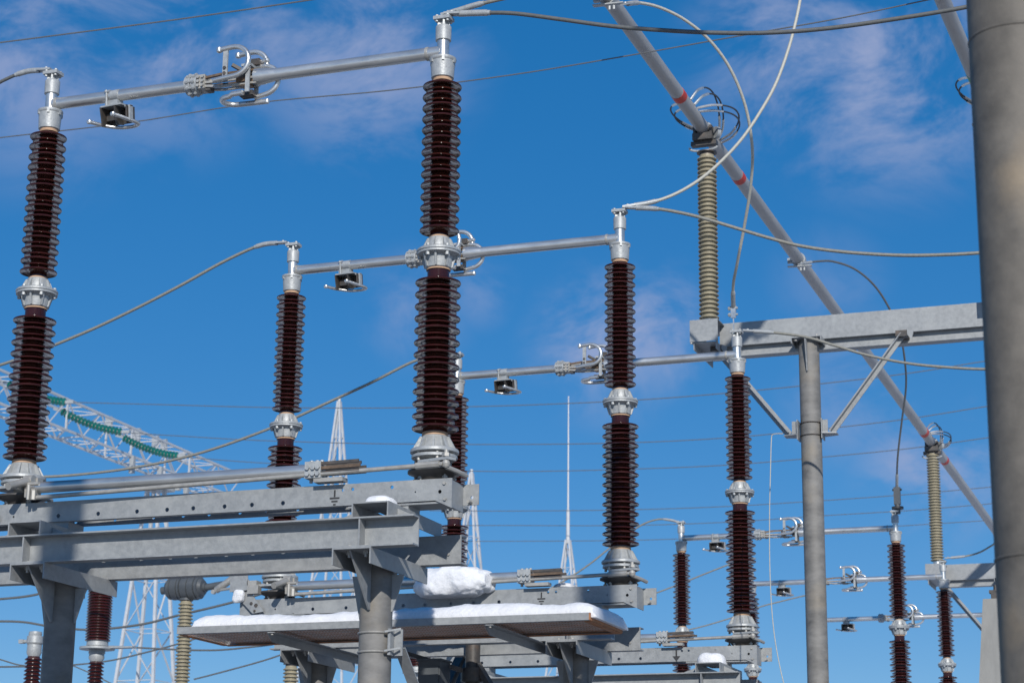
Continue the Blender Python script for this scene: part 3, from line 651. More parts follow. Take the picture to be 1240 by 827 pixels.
# ------------------------------------------------------------------ snow
def snow_sheet(name, xa, xb, ya, yb, z0, h, nx, ny, seed, edge=.07, hang=0., rz=0.):
    rnd = random.Random(seed); ph = [rnd.uniform(0, 6) for _ in range(6)]
    b = MB().m('snow'); bm = b.bm
    def prof(d): return math.sqrt(max(0, 1-(1-min(1, d/edge))**2))
    top = []
    for j in range(ny+1):
        row = []
        for i in range(nx+1):
            u, v = i/nx, j/ny
            u2 = .5-.5*math.cos(math.pi*u) if nx < 40 else u
            x = xa+(xb-xa)*u; y = ya+(yb-ya)*(.5-.5*math.cos(math.pi*v))
            d = min(min(y-ya, yb-y), min(x-xa, xb-x)*1.0)
            wob = 1+.10*math.sin(x*2.6+ph[0])+.05*math.sin(x*7+y*5+ph[1])+.025*math.sin(x*17+ph[2]+y*9)+.012*math.sin(x*41+y*23)
            z = z0+h*wob*(.10+.90*prof(d))+.010*noise.fractal(Vector((x*6,y*6,seed)), .8, 2, 4)
            sx = .004*math.sin(x*9+ph[3])+.002*math.sin(x*23+ph[4])
            row.append(bm.verts.new((x, y+(sx if j in (0,1,2) else -sx if j in (ny,ny-1) else 0), z)))
        top.append(row)
    for j in range(ny):
        for i in range(nx): b.face([top[j][i],top[j][i+1],top[j+1][i+1],top[j+1][i]], True)
    ring = [top[0][i] for i in range(nx+1)] + [top[j][nx] for j in range(1,ny+1)] + [top[ny][i] for i in range(nx-1,-1,-1)] + [top[j][0] for j in range(ny-1,0,-1)]
    low = [bm.verts.new((v.co.x, v.co.y, z0-hang*(1 if v.co.x > xb-.02 else 0))) for v in ring]
    n = len(ring)
    for i in range(n): b.face([ring[i],low[i],low[(i+1)%n],ring[(i+1)%n]], True)
    b.face(low)
    return b.build(name)
s = snow_sheet('snow_layer', -6.86, -3.925, 12.447, 13.17, 3.388, .112, 110, 18, 3, .11)
tag(s, 'long smooth blanket of snow lying on the rusty mesh platform', 'snow')
def snow_lump(name, c, rx, ry, rz, seed, lump=.18, flat=.35):
    b = MB().m('snow'); bmesh.ops.create_icosphere(b.bm, subdivisions=6, radius=1); sd = Vector((seed*3.1, seed*1.7, 0))
    for v in b.bm.verts:
        p = v.co.normalized(); q = Vector((math.copysign(abs(p.x)**.72,p.x), math.copysign(abs(p.y)**.72,p.y), math.copysign(abs(p.z)**.72,p.z)))
        w = Vector((q.x*rx, q.y*ry, q.z*rz))
        k = 1+lump*(noise.fractal(w*7+sd, 1.0, 2.0, 3)*.8) + .018*noise.fractal(w*30+sd, 1.0, 2, 2)
        dz = -.04*max(0, noise.noise(Vector((w.x*13,w.y*5,0))+sd))*(1 if w.z < 0 else 0)
        v.co = Vector((w.x*k, w.y*k, max(w.z*k+dz, -rz*flat)))
    for f in b.bm.faces: f.smooth = True
    return b.build(name, loc=c, sharp=False)
s = snow_lump('snow_pile', (-5.39, 13.66, 3.835), .30, .17, .115, 5, .16, .9); tag(s, 'lumpy heap of snow on the switch drive above the platform', 'snow')
s = snow_lump('snow_pile', (-4.46, 10.20, 3.73), .085, .09, .060, 8, .1, .1); tag(s, 'small white snow cap on the spacer of the nearest support frame', 'snow')
s = snow_lump('snow_pile', (-4.33, 17.02, 3.572), .12, .10, .10, 9, .1, .1); tag(s, 'small rounded snow cap on the crossbeam end at the bottom right of the platform', 'snow')
s = snow_lump('snow_pile', (-4.60, 13.86, 3.785), .085, .08, .045, 11, .1, .1); tag(s, 'little snow cap on the switch base beside the swivel of the middle right column', 'snow')
s = snow_lump('snow_pile', (-7.125, 13.665, 3.80), .055, .03, .052, 12, .5, .9); tag(s, 'crusty snow clump stuck to the slanted drive bracket above the platform end', 'snow')

# ------------------------------------------------------------------ drive cabinet under the platform
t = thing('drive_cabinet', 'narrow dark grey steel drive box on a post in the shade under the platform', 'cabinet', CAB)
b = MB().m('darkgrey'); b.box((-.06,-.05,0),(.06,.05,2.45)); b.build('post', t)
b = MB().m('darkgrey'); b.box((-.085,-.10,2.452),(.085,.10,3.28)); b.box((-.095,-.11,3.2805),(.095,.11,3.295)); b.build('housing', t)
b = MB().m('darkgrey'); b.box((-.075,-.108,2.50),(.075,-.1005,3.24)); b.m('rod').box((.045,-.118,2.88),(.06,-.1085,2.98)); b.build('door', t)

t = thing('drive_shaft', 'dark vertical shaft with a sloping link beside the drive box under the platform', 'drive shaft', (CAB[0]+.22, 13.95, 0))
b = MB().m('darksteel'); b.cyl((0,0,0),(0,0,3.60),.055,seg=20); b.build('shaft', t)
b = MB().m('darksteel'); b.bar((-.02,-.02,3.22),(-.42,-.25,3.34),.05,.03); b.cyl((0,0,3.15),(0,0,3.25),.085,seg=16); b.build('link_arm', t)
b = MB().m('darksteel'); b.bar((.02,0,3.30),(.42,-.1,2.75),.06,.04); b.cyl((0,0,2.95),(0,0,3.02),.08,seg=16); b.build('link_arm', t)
# ------------------------------------------------------------------ bus gantry
def make_gantry():
    t = thing('bus_gantry', 'x', 'gantry')   # origin: foot of the visible column
    ox, oy = 3.733, -18.58
    X = lambda v: v+ox; Y = lambda v: v+oy
    zb, zt = 6.789, 7.018; xa, xb = -4.60, 2.6
    b = MB().m('galv'); yw, ye = Y(18.57), Y(18.62)
    b.prism([(yw,zb),(ye,zb),(ye,zb+.010),(yw+.009,zb+.010),(yw+.009,zt-.010),(ye,zt-.010),(ye,zt),(yw,zt)],'x',X(xa),X(xb)); b.build('crossbeam', t)
    b = MB().m('galv'); yw, ye = Y(18.632), Y(18.76); zl = 6.700
    b.prism([(yw,zl),(ye,zl),(ye,zl+.010),(yw+.009,zl+.010),(yw+.009,zt-.010),(ye,zt-.010),(ye,zt),(yw,zt)],'x',X(xa),X(xb)); b.build('crossbeam', t)
    for xc in (-3.733, 1.2):
        b = MB().m('galvpole'); b.cyl((X(xc),0,0),(X(xc),0,zb-.012),.098,seg=40); c = b.build('column', t)
        b = MB().m('galv'); b.box((X(xc)-.14,Y(18.42),zb-.011),(X(xc)+.15,Y(18.631),zb-.001)); b.box((X(xc)-.14,Y(18.42),zb-.06),(X(xc)-.132,Y(18.631),zb-.0112)); b.box((X(xc)+.142,Y(18.42),zb-.06),(X(xc)+.15,Y(18.631),zb-.0112))
        b.build('head_bracket', c)
        b = MB().m('galv'); b.prism([(-.19,zb-.0115),(-.098,zb-.0115),(-.1025,zb-.33),(-.118,zb-.33)],'x',X(xc)-.005,X(xc)+.005); b.build('gusset', c)
        b = MB().m('rod')
        for dx in (-.17,.17): b.cyl((X(xc)+dx*.6,Y(18.46),zb-.03),(X(xc)+dx*.6,Y(18.46),zb+.02),.010); b.cyl((X(xc)+dx*.6,Y(18.46),zb-.032),(X(xc)+dx*.6,Y(18.46),zb-.0115),.018,seg=6)
        b.build('bolt', c)
        zc = 5.90; b = MB().m('galv')
        for zz in (zc+.07,zc-.05): b.m('darksteel').tube(arc((X(xc),0,zz),.101,0,360,26,'xy')[:-1],.006,6,closed=True)
        b.m('galv')
        for s_ in (-1,1):
            a = X(xc)+s_*.112; b.box((min(a,a+s_*.008),-.09,zc-.09),(max(a,a+s_*.008),.06,zc+.10)); a2 = a+s_*.0085
            b.prism([(a2,-.10),(a2+s_*.13,-.06),(a2+s_*.13,.05),(a2,.09)],'z',zc-.045,zc-.035); b.box((min(a2,a2+s_*.05),-.06,zc-.034),(max(a2,a2+s_*.05),-.052,zc+.09))
        b.build('collar', c)
        for s_ in (-1,1):
            b = MB().m('galv'); p0 = Vector((X(xc)+s_*.20,-.035,zc-.03)); p1 = Vector((X(xc)+s_*.89,-.035,zb-.035)); mt = frame_to(p0,p1); ln = (p1-p0).length
            b.box((-.035,-.030,0),(.035,-.022,ln),mt) if False else b.bar(p0,p1,.012,.066); 
            q0 = p0+Vector((0,-.026,.012)); q1 = p1+Vector((0,-.026,.012)); b.bar(q0+Vector((0,-.014,0)),q1+Vector((0,-.014,0)),.05,.008)
            b.m('darksteel').box((p1.x-.05,-.10,zb-.06),(p1.x+.06,.06,zb-.0015)); b.m('galv').prism([(p1.x+.061,zb-.002),(p1.x+.12,zb-.03),(p1.x+.10,zb-.10),(p1.x+.061,zb-.05)],'y',-.11,-.10)
            b.build('brace', t)
    for xc in (-4.69, -1.97):   # seats for the post insulators
        b = MB().m('galv'); a0, a1 = X(xc)-(.138 if xc < -4 else .05), X(xc)+.138; z0, z1 = 6.785, 7.000; f = Y(18.30)
        if xc > -4: z0, z1 = 7.019, 7.19
        b.box((a0,f,z0),(a1,f+.008,z1)); b.box((a0,f+.0082,z1-.008),(a1,Y(18.92),z1)); b.box((a0,f+.0082,z0),(a0+.008,Y(18.92),z1-.0082))
        if xc < -4:
            b.box((a0+.03,f+.02,z0-.012),(a1-.02,Y(19.05),z0-.002)); b.box((a0+.03,f+.02,z0-.075),(a0+.038,Y(19.05),z0-.0122)); b.box((a1-.028,f+.02,z0-.075),(a1-.02,Y(19.05),z0-.0122))
            b.m('rod').bolt((a0+.01,f+.015,z0),'-z',.012,.016).bolt((a1-.012,f+.015,z0),'-z',.012,.016)
        else: b.box((a1-.008,f+.0082,z0),(a1,Y(18.92),z1-.0082))
        b.build('insulator_seat', t)
    return t
g1 = make_gantry(); g1.location = (-3.733, 18.58, 0); relabel(g1, 'bus gantry on the pipe column with V braces right of the picture centre', 'bus gantries')
g2 = copy_tree(g1); g2.location = (-3.733+.50, 29.83, -.69); relabel(g2, 'far bus gantry, only its beam end shows left of the big foreground pole', 'bus gantries')

# ------------------------------------------------------------------ post insulators
def make_post(h):
    t = thing('post_insulator', 'x', 'insulator')
    n = int((h-.13)/.0445)
    porcelain(.072,.072, h-.05, .10, n, .099, .09, h-.01, .08, 'beige', False, 30).build('insulator_body', t)
    MB().m('alu').lathe([(.085,0),(.085,.012),(.062,.014),(.062,.085),(.066,.088)],seg=24).build('base_flange', t)
    MB().m('darksteel').lathe([(.07,h-.012),(.07,h+.012),(.10,h+.014),(.10,h+.026)],seg=24).build('top_flange', t)
    return t
POST_H = 1.79
post = make_post(POST_H); post.location = (-4.715, 18.62, 7.001); relabel(post, 'ribbed grey beige post insulator on the left end of the near bus gantry', 'grey post insulators')
def post_copy(loc, label, sc=1):
    c = copy_tree(post); c.location = loc; relabel(c, label, 'grey post insulators'); c.scale = (1,1,sc); return c
post_copy((-1.985, 18.98, 7.191), 'grey post insulator hidden behind the big foreground pole')
post_copy((-4.195, 29.87, 6.311), 'ribbed grey beige post insulator on the far gantry, left of the foreground pole', .945)
# far left posts, the one with the drum head
pd = copy_tree(post); pd.location = (-12.74, 23.0, 3.42); relabel(pd, 'ribbed beige post insulator carrying a dark drum under the near crossbeams', 'grey post insulators')
for ch in [o for o in bpy.data.objects if o.parent == pd and o.name.startswith('top_flange')]: ch.scale = (.8,.8,1)
post_copy((-11.22, 23.0, 2.56), 'ribbed beige post insulator peeping out below the snowy platform')
t = thing('drum_head', 'dark grey barrel shaped drum on top of a beige post insulator', 'bus fitting', (-12.74, 23.0, 5.37))
b = MB().m('darkgrey'); mt = frame_to((-.29,0,0),(.29,0,0))
b.lathe([(.06,0),(.10,.012),(.120,.04),(.128,.045)],mt,28)
for z_, w_, r_ in ((.046,.05,.138),(.102,.10,.148),(.208,.035,.156),(.25,.10,.150),(.356,.09,.156),(.452,.04,.145)): b.lathe([(r_-.01,z_),(r_,z_+.006),(r_,z_+w_-.006),(r_-.01,z_+w_)],mt,28)
b.lathe([(.130,.09),(.130,.48)],mt,28).lathe([(.125,.494),(.10,.53),(.06,.54),(.06,.57)],mt,24)
b.cyl((0,0,-.16),(0,0,-.13),.09); b.build('drum', t)
b = MB().m('darkgrey'); b.cyl((-.36,0,-.02),(-.28,0,-.01),.05); b.cyl((.27,0,0),(.52,0,.03),.045); b.build('shaft', t)
b = MB().m('rod'); b.tube([(.45,-.05,-.05),(.62,-.06,.05),(.92,-.08,.24)],.045,10); b.tube([(.40,-.07,-.06),(.9,-.07,-.02),(1.6,-.07,.02)],.018,8); b.bolt((.45,-.09,-.08),'-y',.03,.05); b.build('link_arm', t)

# ------------------------------------------------------------------ tubular busbars
PD = Vector((.04782, 1.0, -.08044)); PD.x = (-4.189+4.727)/11.25; PD.z = (8.135-9.04)/11.25
P1 = Vector((-4.727, 18.75, 9.04))
def make_bus(base, name_label, bands, clamps, tape):
    t = thing('busbar_tube', name_label, 'busbar', base)
    q = lambda y: PD*(y-18.75)
    b = MB().m('busbar'); b.cyl(q(9.0),q(44.0),.068,seg=32); b.build('tube', t)
    for y in bands:
        b = MB().m(tape); b.cyl(q(y-.055),q(y+.055),.0705,seg=32); b.build('tape_band', t)
    for y in clamps:
        c = q(y); b = MB().m('cast'); mt = frame_to(c, c+PD)
        b.lathe([(.072,-.03),(.082,-.03),(.082,.03),(.072,.03)],mt,24)
        b.box((c.x-.13,c.y-.02,c.z-.03),(c.x-.06,c.y+.02,c.z+.03)); b.bar((c.x-.12,c.y-.05,c.z-.085),(c.x+.16,c.y-.05,c.z-.095),.045,.012)
        for dx in (-.115,-.085): b.bolt((c.x+dx,c.y-.02,c.z),'-y',.012,.03)
        for dx in (.03,.07): b.bolt((c.x+dx,c.y-.05,c.z-.108),'-z',.012,.035)
        b.build('clamp', t)
    return t
bus1 = make_bus(P1, 'grey tubular busbar with red bands running down diagonally to the right', (17.78, 19.80, 29.25, 30.75), (15.78, 22.25), 'red')
bus2 = make_bus(Vector((-2.007, 18.75, 9.14)), 'grey tubular busbar with a green band at the top beside the foreground pole', (18.30,), (14.2,), 'green')
def joint(base, y, label, far=False):
    """sliding bus support on a post head, bridged by flexible leads"""
    o = base + PD*(y-18.75); t = thing('bus_support', label, 'bus support', o)
    b = MB().m('darksteel'); b.box((-.10,-.09,-.125),(.10,.09,-.10)); b.box((-.095,-.10,-.098),(-.070,.10,.02)); b.box((.070,-.10,-.098),(.095,.10,.02)); b.box((-.10,-.115,-.13),(.10,-.092,-.06)); b.box((-.13,-.06,-.17),(.13,.02,-.126))
    b.build('cradle', t)
    b = MB().m('cast'); b.lathe([(.072,-.045),(.088,-.045),(.088,.045),(.072,.045)],frame_to((0,.02,0),PD+Vector((0,.02,0))),24); b.cyl((.11,-.03,-.04),(.135,.0,-.04),.06,seg=20)
    b.tube([(-.14,-.06,-.19)]+arc((0,-.06,-.20),.14,180,360,12,'xz',.035),.012,8); b.build('clamp', t)
    for (y0, y1, side, hgt, out) in ((-.62,.20,1,.30,.16),(-.50,.26,1,.27,.20),(-.42,.30,1,.10,.42),(-.34,.36,1,.05,.40),(-.55,-.02,-1,.06,.24),(-.45,.03,-1,.02,.22))[:4 if far else 6]:
        hgt *= .55 if far else .80; out *= .55 if far else .74
        a = PD*y0 + Vector((side*.05,0,.045)); e = PD*y1 + Vector((side*.066,0,.02))
        pts = []
        for i in range(15):
            f = i/14; w = math.sin(math.pi*f)**.62; k = math.sin(math.pi*f)
            pts.append(a+(e-a)*f + Vector((side*out*w, -.05*k, hgt*w*(1.15-.5*f))))
        b = MB(); sp = smooth_path(pts,3)
        b.m('black').tube(sp,.0085,8); b.m('alu').tube(sp[:9],.0135,8).tube(sp[-9:],.0135,8)
        b.build('flexible_lead', t)
    return t
joint(P1, 18.62, 'bus support with looped leads on top of the near grey post insulator')
joint(P1, 29.87, 'bus support with looped leads on the far post insulator beside the foreground pole', True)
joint(Vector((-2.007,18.75,9.14)), 19.0, 'bus support whose two dark lead loops stick out left of the foreground pole')

# ------------------------------------------------------------------ poles
b = MB().m('galvpole'); b.cyl((0,0,0),(0,0,9.4),.13,seg=64); b.build('x') if False else None
def pole(loc, r, h, label):
    t = thing('steel_pole', label, 'pole', loc)
    MB().m('frontpole').cyl((0,0,.02),(0,0,h),r,seg=64).build('shaft', t)
    b = MB().m('galv'); b.box((-r*2,-r*2,0),(r*2,r*2,.019)); b.build('foot_plate', t)
    b = MB().m('galv'); b.box((-r*1.5,-r*1.5,h+.001),(r*1.5,r*1.5,h+.015)); b.build('head_plate', t)
    b = MB().m('frontpole')
    for zz in (2.55, 4.02):
        b.lathe([(r-.001,zz-.006),(r+.0025,zz-.002),(r+.0025,zz+.002),(r-.001,zz+.006)],seg=64,cap=False)
        b.build('weld_seam', t); b = MB().m('frontpole')
    b.bm.free()
    return t
pole((-.487, 5.469, 0), .13, 9.4, 'thick galvanised steel pole close to the camera at the right edge')
pole((-3.61, 4.0, 0), .115, 8.2, 'galvanised steel pole just left of the camera')
t = thing('concrete_post', 'pale tapered concrete post with a small bracket on top beside the foreground pole', 'post', (-2.10, 20.0, 0))
b = MB().m('concrete'); b.hexa([(-.66,-.3,0),(.42,-.3,0),(.42,.3,0),(-.66,.3,0),(-.275,-.13,4.44),(.02,-.13,4.44),(.02,.13,4.44),(-.275,.13,4.44)]); b.build('shaft', t)
b = MB().m('darksteel'); b.box((-.20,-.10,4.441),(-.12,.0,4.50)); b.box((-.22,-.08,4.501),(.02,.0,4.53)); b.cyl((-.16,-.05,4.47),(-.16,-.05,4.58),.02); b.m('galv').box((-.05,-.06,4.531),(.0,.0,4.80)); b.m('darksteel').box((-.09,-.06,4.531),(-.056,.0,4.85)); b.build('bracket', t)
# ------------------------------------------------------------------ circuit breaker poles behind the frames
def breaker(loc, hu, label, ring=True):
    t = thing('breaker_pole', label, 'circuit breaker', loc)   # origin: middle ring
    porcelain(.115,.105,hu-.05,.09,int((hu-.1)/.031),.138,.13,hu-.02,.07,'brownfar',False,30).build('upper_porcelain', t)
    porcelain(.060,.062,-.16,-1.90,46,.088,.08,-.14,-1.95,'brownfar',False,28).build('lower_porcelain', t)
    b = MB().m('cast'); b.lathe([(.105,.10),(.115,.09),(.118,.03),(.10,.015)],seg=28).lathe([(.19,.014),(.19,-.010),(.10,-.012)],seg=32).lathe([(.085,-.013),(.090,-.05),(.080,-.06),(.085,-.10),(.065,-.14)],seg=24)
    b.box((.12,-.05,-.004),(.46,.05,.012)); b.build('terminal_ring', t)
    b = MB().m('cast'); b.lathe([(.02,hu+.20),(.09,hu+.19),(.13,hu+.12),(.13,hu),(.11,hu-.03)],seg=24); b.build('head', t)
    b = MB().m('galv'); b.lathe([(.11,-1.94),(.11,-1.98)],seg=24).box((-.1,-.1,-loc[2]),(.1,.1,-1.981)); b.build('stand', t)
    return t
breaker((-11.73,19.27,4.16), .82, 'red brown breaker pole with a grey terminal ring behind the near left column')
breaker((-10.78,26.0,4.55), .75, 'red brown breaker pole mostly hidden behind the near right column')
t = thing('instrument_transformer', 'brown insulator with a grey metal cap at the bottom left edge', 'transformer', (-11.81,18.18,3.60))
t.scale = (.86,.86,1); porcelain(.075,.075,.33,-1.2,40,.105,.095,.36,-1.25,'brownfar',False,28).build('porcelain', t)
b = MB().m('cast'); b.lathe([(.04,.62),(.075,.615),(.08,.59),(.075,.575),(.095,.57),(.10,.50),(.085,.48),(.09,.40),(.07,.36)],seg=24)
b.cyl((-.18,0,.52),(-.08,0,.52),.018); b.box((-.21,-.03,.50),(-.15,.03,.54)); b.build('cap', t)
b = MB().m('galv'); b.box((-.1,-.1,-3.6),(.1,.1,-1.26)); b.build('stand', t)

# ------------------------------------------------------------------ cables and wires
NAMES = {
 'a_out': ('power_cable', .0125, 'cable', 'thick stranded cable from the tallest centre column to the right along the top edge', 'start'),
 'a_up': ('power_cable', .0115, 'cable', 'short cable rising out of the picture top from the tallest centre column', 'start'),
 'a_left': ('power_cable', .0115, 'cable', 'short dark cable leaving the far left column top to the left edge', 'start'),
 'b_out': ('power_cable', .0125, 'cable', 'sagging cable from the second column top to the foreground pole below the upper one', 'start'),
 'b_up': ('power_cable', .0125, 'cable', 'pale cable sweeping from the second column top steeply up across the busbar', 'start'),
 'b_left': ('power_cable', .0125, 'cable', 'grey cable dropping left from the left column of the middle switch', 'start'),
 'c_out': ('power_cable', .0125, 'cable', 'cable from the third column top crossing in front of the gantry beam', 'start'),
 'c_left': ('power_cable', .0135, 'cable', 'long sagging cable passing behind the centre column to the lower left', 'start'),
 'c_drop': ('power_cable', .0135, 'cable', 'pale dropper cable arching from the busbar clamp down to the gantry end', 'both'),
 'a1_drop': ('power_cable', .0125, 'cable', 'black dropper cable hanging from the busbar behind the gantry beam brace', 'both'),
 'a1_left': ('power_cable', .0115, 'cable', 'dark cable bowing left from the far switch toward the middle switch base', 'start'),
 'b1_left': ('power_cable', .0115, 'cable', 'straight grey cable slanting down left between the far switch columns', None),
 'c1_left': ('power_cable', .0115, 'cable', 'lowest slanting cable left of the gantry column near the bottom', None),
 'b1_out': ('power_cable', .0125, 'cable', 'short pale cable rising right from the far column to the foreground pole', 'start'),
 'fiber': ('thin_cable', .0042, 'cable', 'thin white cable hanging down left of the gantry column', None),
 'w1': ('overhead_wire', .0075, 'wire', 'topmost overhead wire crossing the upper left corner', None),
 'w2': ('overhead_wire', .0062, 'wire', 'overhead wire rising across the whole picture behind the centre column', None),
 'w3': ('overhead_wire', .0115, 'wire', 'distant line wire leaving the uppermost visible glass insulator string', None),
 'w4': ('overhead_wire', .0115, 'wire', 'distant line wire leaving the middle glass insulator string', None),
 'w5': ('overhead_wire', .0115, 'wire', 'distant line wire leaving the lowest glass insulator string', None),
 'w6': ('overhead_wire', .011, 'wire', 'faint distant wire, highest of the three low ones right of the centre column', None),
 'w7': ('overhead_wire', .011, 'wire', 'faint distant wire, middle of the three low ones right of the centre column', None),
 'w8': ('overhead_wire', .011, 'wire', 'faint distant wire, lowest of the three low ones right of the centre column', None),
 'l1': ('yard_cable', .016, 'cable', 'dark cable at the left edge just under the near crossbeam', None),
 'l2': ('yard_cable', .016, 'cable', 'wavy cable crossing in front of the red brown breaker pole to the drum', None),
 'l3': ('yard_cable', .012, 'cable', 'thin cable rising right behind the lattice tower legs', None),
 'l4': ('yard_cable', .013, 'cable', 'cable running right from the terminal ring of the breaker pole', 'start'),
 'l5': ('yard_cable', .011, 'cable', 'short level cable to the grey cap at the bottom left', None),
 'l6': ('yard_cable', .010, 'cable', 'short drooping cable to the grey cap at the bottom left', None),
 'l7': ('yard_cable', .012, 'cable', 'thin cable rising right under the snowy platform end', None),
 'l8': ('yard_cable', .010, 'cable', 'thin cable falling right below the breaker pole ring', None)}
MATC = {'a_out':'cabledark','a_up':'cable','b_up':'cablepale','c_drop':'cablepale','a_left':'cabledark','a1_drop':'cabledark','fiber':'cablepale'}
for k, (nm, r, cat, lab, lug) in NAMES.items():
    pts = smooth_path(CABLE_POINTS[k], 6)
    b = MB().m(MATC.get(k, 'wire' if nm == 'overhead_wire' else 'cabledark' if nm == 'yard_cable' else 'cable'))
    o = b.tube(pts, r, 10 if r > .01 else 6).build(nm)
    tag(o, lab, cat, {'power_cable':'power cables between the switches','overhead_wire':'overhead line wires','yard_cable':'cables low behind the frames'}.get(nm))
    ends = ([0] if lug in ('start','both') else []) + ([1] if lug == 'both' else [])
    for e in ends:
        p = pts if e == 0 else pts[::-1]
        acc_, j = 0, 1
        while acc_ < .16 and j < len(p)-1: acc_ += (p[j]-p[j-1]).length; j += 1
        d = (p[0]-p[1]).normalized()
        b = MB().m('cast'); b.tube(p[:j], r*1.55, 12); b.tube([p[j-1], p[j-1]+(p[j]-p[j-1]).normalized()*.02], r*1.3, 12)
        b.bar(p[0]+d*-.01, p[0]+d*.09, .05, .014); b.bolt(tuple(p[0]+d*.05),'z',.011,.018)
        b.build('cable_lug', o)
# terminal rod under the dropper at the gantry end
e = Vector(CABLE_POINTS['c_drop'][-1]); b = MB().m('alu')
b.box((-.022,-.012,-.10),(.022,.012,.03)); b.box((-.005,-.004,-.245),(.005,.004,-.10)); b.m('cast')
for zz in (-.01,-.07): b.cyl((-.05,0,zz),(.04,0,zz),.011,seg=8); b.cyl((-.045,0,zz),(-.025,0,zz),.018,seg=6)
o = b.build('cable_clamp', loc=e); tag(o, 'upright bolted cable clamp above the third column terminal', 'clamp')
e = Vector(CABLE_POINTS['a1_drop'][-1]); b = MB().m('darkgrey'); b.box((-.04,-.035,-.22),(.04,.035,.0)); b.cyl((0,0,-.34),(0,0,-.22),.035,seg=12); b.m('black').cyl((-.06,0,-.03),(.06,0,-.03),.014,seg=8).cyl((0,0,-.28),(0,0,-.25),.075,seg=16)
o = b.build('cable_clamp', loc=e); tag(o, 'dark cable clamp at the foot of the black dropper on the far switch', 'clamp')

# ------------------------------------------------------------------ lattice structures in the distance
def lattice(b, base, top, wb, wt, z0, z1, n, t, legs=True):
    """square lattice between two levels; returns nothing, adds bracing to b"""
    cor = [(-1,-1),(1,-1),(1,1),(-1,1)]
    def P(c, f):
        w = (wb+(wt-wb)*f)/2; return Vector((base[0]+(top[0]-base[0])*f+c[0]*w, base[1]+(top[1]-base[1])*f+c[1]*w, z0+(z1-z0)*f))
    for k in range(4):
        a, c = cor[k], cor[(k+1)%4]
        for i in range(n):
            f0, f1 = i/n, (i+1)/n
            if i % 2: a_, c_ = c, a
            else: a_, c_ = a, c
            b.bar(P(a_,f0),P(c_,f1),t,t*.4); b.bar(P(a,f1),P(c,f1),t*.8,t*.4) if i < n-1 else None
    return [(P(c,0),P(c,1)) for c in cor]
t = thing('lattice_portal', 'white lattice tower and beam far behind at the lower left, green glass insulators beside it', 'lattice tower', (-30,52,0))
b = MB().m('white'); legs = lattice(b,(0,0),(0,0),2.3,.34,0,13.2,9,.05); b.build('bracing', t)
for p, q in legs: MB().m('white').bar(p,q,.085,.085).build('leg', t)
ya, yb_ = -16.0, 4.6; zT = lambda y: 14.36-.012*(y+6); zB = lambda y: 13.52-.006*(y+6)
for sx in (-.42,.42):
    for zf in (zT, zB): MB().m('white').bar((sx,ya,zf(ya)),(sx,yb_,zf(yb_)),.06,.06).build('chord', t)
b = MB().m('white'); n = 24; dy = (yb_-ya)/n
for i in range(n):
    y0_, y1_ = ya+dy*i, ya+dy*(i+1)
    for sx in (-.42,.42):
        b.bar((sx,y0_,zB(y0_) if i%2 else zT(y0_)),(sx,y1_,zT(y1_) if i%2 else zB(y1_)),.035,.02)
        if i % 4 == 0: b.bar((sx,y0_,zB(y0_)),(sx,y0_,zT(y0_)),.05,.05)
    for zf in (zT,zB):
        b.bar((-.42 if i%2 else .42,y0_,zf(y0_)),(.42 if i%2 else -.42,y1_,zf(y1_)),.035,.02); b.bar((-.42,y0_,zf(y0_)),(.42,y0_,zf(y0_)),.06,.03)
b.m('cast')
for yy in (-2.2,-.6,.5,1.0): b.box((.38,yy-.06,13.0),(.52,yy+.06,13.5)); b.box((-.5,yy-.05,14.3),(-.3,yy+.05,14.7))
b.box((-.35,-.5,12.95),(.35,.5,13.25)); b.build('beam_bracing', t)
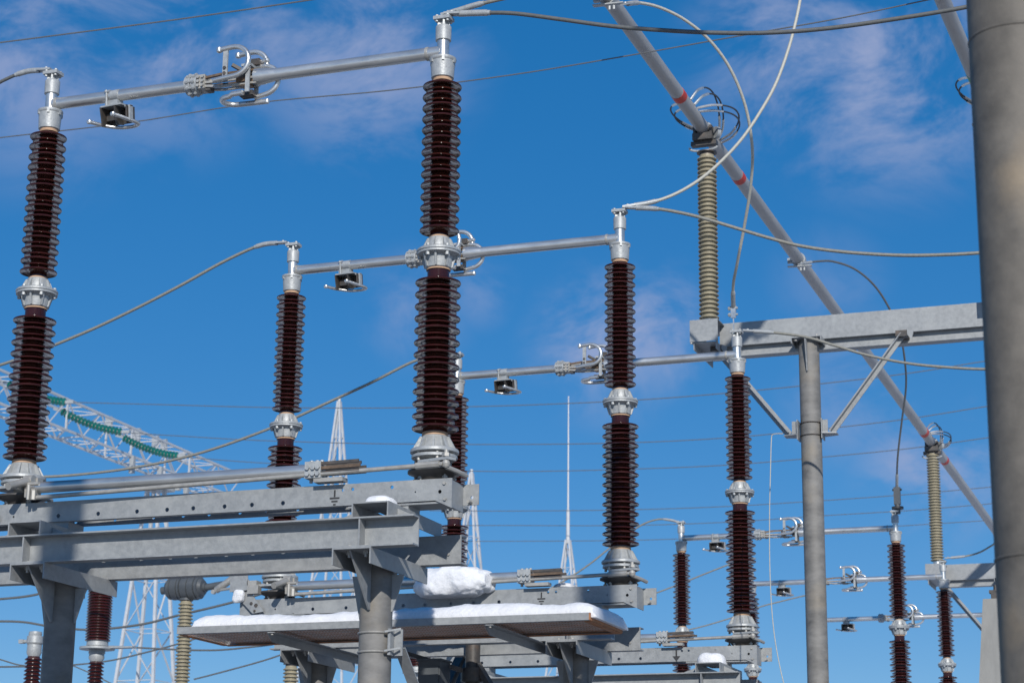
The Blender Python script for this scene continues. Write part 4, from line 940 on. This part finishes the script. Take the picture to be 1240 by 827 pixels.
def string(p0, p1, label, n=17):
    cc = Vector((0,0,1.7)); p0, p1 = cc+(Vector(p0)-cc)*.955, cc+(Vector(p1)-cc)*.955; t = thing('insulator_string', label, 'insulator string', p0, 'green glass insulator strings')
    d = p1-p0
    pts = [Vector((d.x*f, d.y*f, d.z*f-.18*4*f*(1-f)*.5)) for f in [i/n for i in range(n+1)]]
    for a, c in zip(pts, pts[1:]):
        b = MB().m('glass'); mt = frame_to(a,c); b.lathe([(.03,.0),(.07,.012),(.105,.035),(.11,.048),(.08,.053),(.05,.062),(.04,.07)],mt,14); b.m('rod').cyl(a,a+(c-a)*.98,.022,seg=6); b.build('glass_disc', t)
    b = MB().m('cast'); b.bar(pts[-1],pts[-1]+Vector((.22,.02,.0)),.10,.08); b.bar(Vector((-.25,0,.08)),pts[0],.08,.06); b.build('end_fitting', t)
string((-31.158,48.5,14.627),(-29.161,48.5,13.898),'middle green glass insulator string, longest one clear of the left column')
string((-30.596,51.0,14.349),(-28.754,51.0,13.694),'lowest green glass insulator string, right end next to the tower head')
string((-31.3,46.0,14.85),(-29.443,46.0,14.204),'green glass insulator string half hidden behind the left column')
string((-33.6,44.5,15.5),(-31.3,44.5,14.42),'green glass insulator string at the very left edge')
def mast(loc, zt, label):
    t = thing('lightning_mast', label, 'mast', loc)
    b = MB().m('white'); legs = lattice(b,(0,0),(0,0),zt*.165,.06,0,zt,14,.04); b.build('bracing', t)
    for p, q in legs: MB().m('white').bar(p,q,.065,.065).build('leg', t)
    MB().m('white').cyl((0,0,zt-.1),(0,0,zt+.12),.05).build('tip', t)
mast((-27.88,60,0),17.3,'white lattice mast peak between the two left insulator columns')
mast((-23.12,60,0),14.6,'white lattice mast peak right beside the foot of the centre column')
t = thing('lightning_rod', 'slim white lightning rod on a lattice foot left of the second column', 'mast', (-18.19,55,0))
MB().m('white').cyl((0,0,12.25),(0,0,15.64),.03,.016,8).build('rod', t)
MB().m('white').cyl((0,0,11.3),(0,0,12.28),.06,.05,12).build('socket', t)
b = MB().m('white'); legs = lattice(b,(0,0),(0,0),2.6,.10,0,11.4,14,.03); b.build('bracing', t)
for p, q in legs: MB().m('white').bar(p,q,.05,.05).build('leg', t)
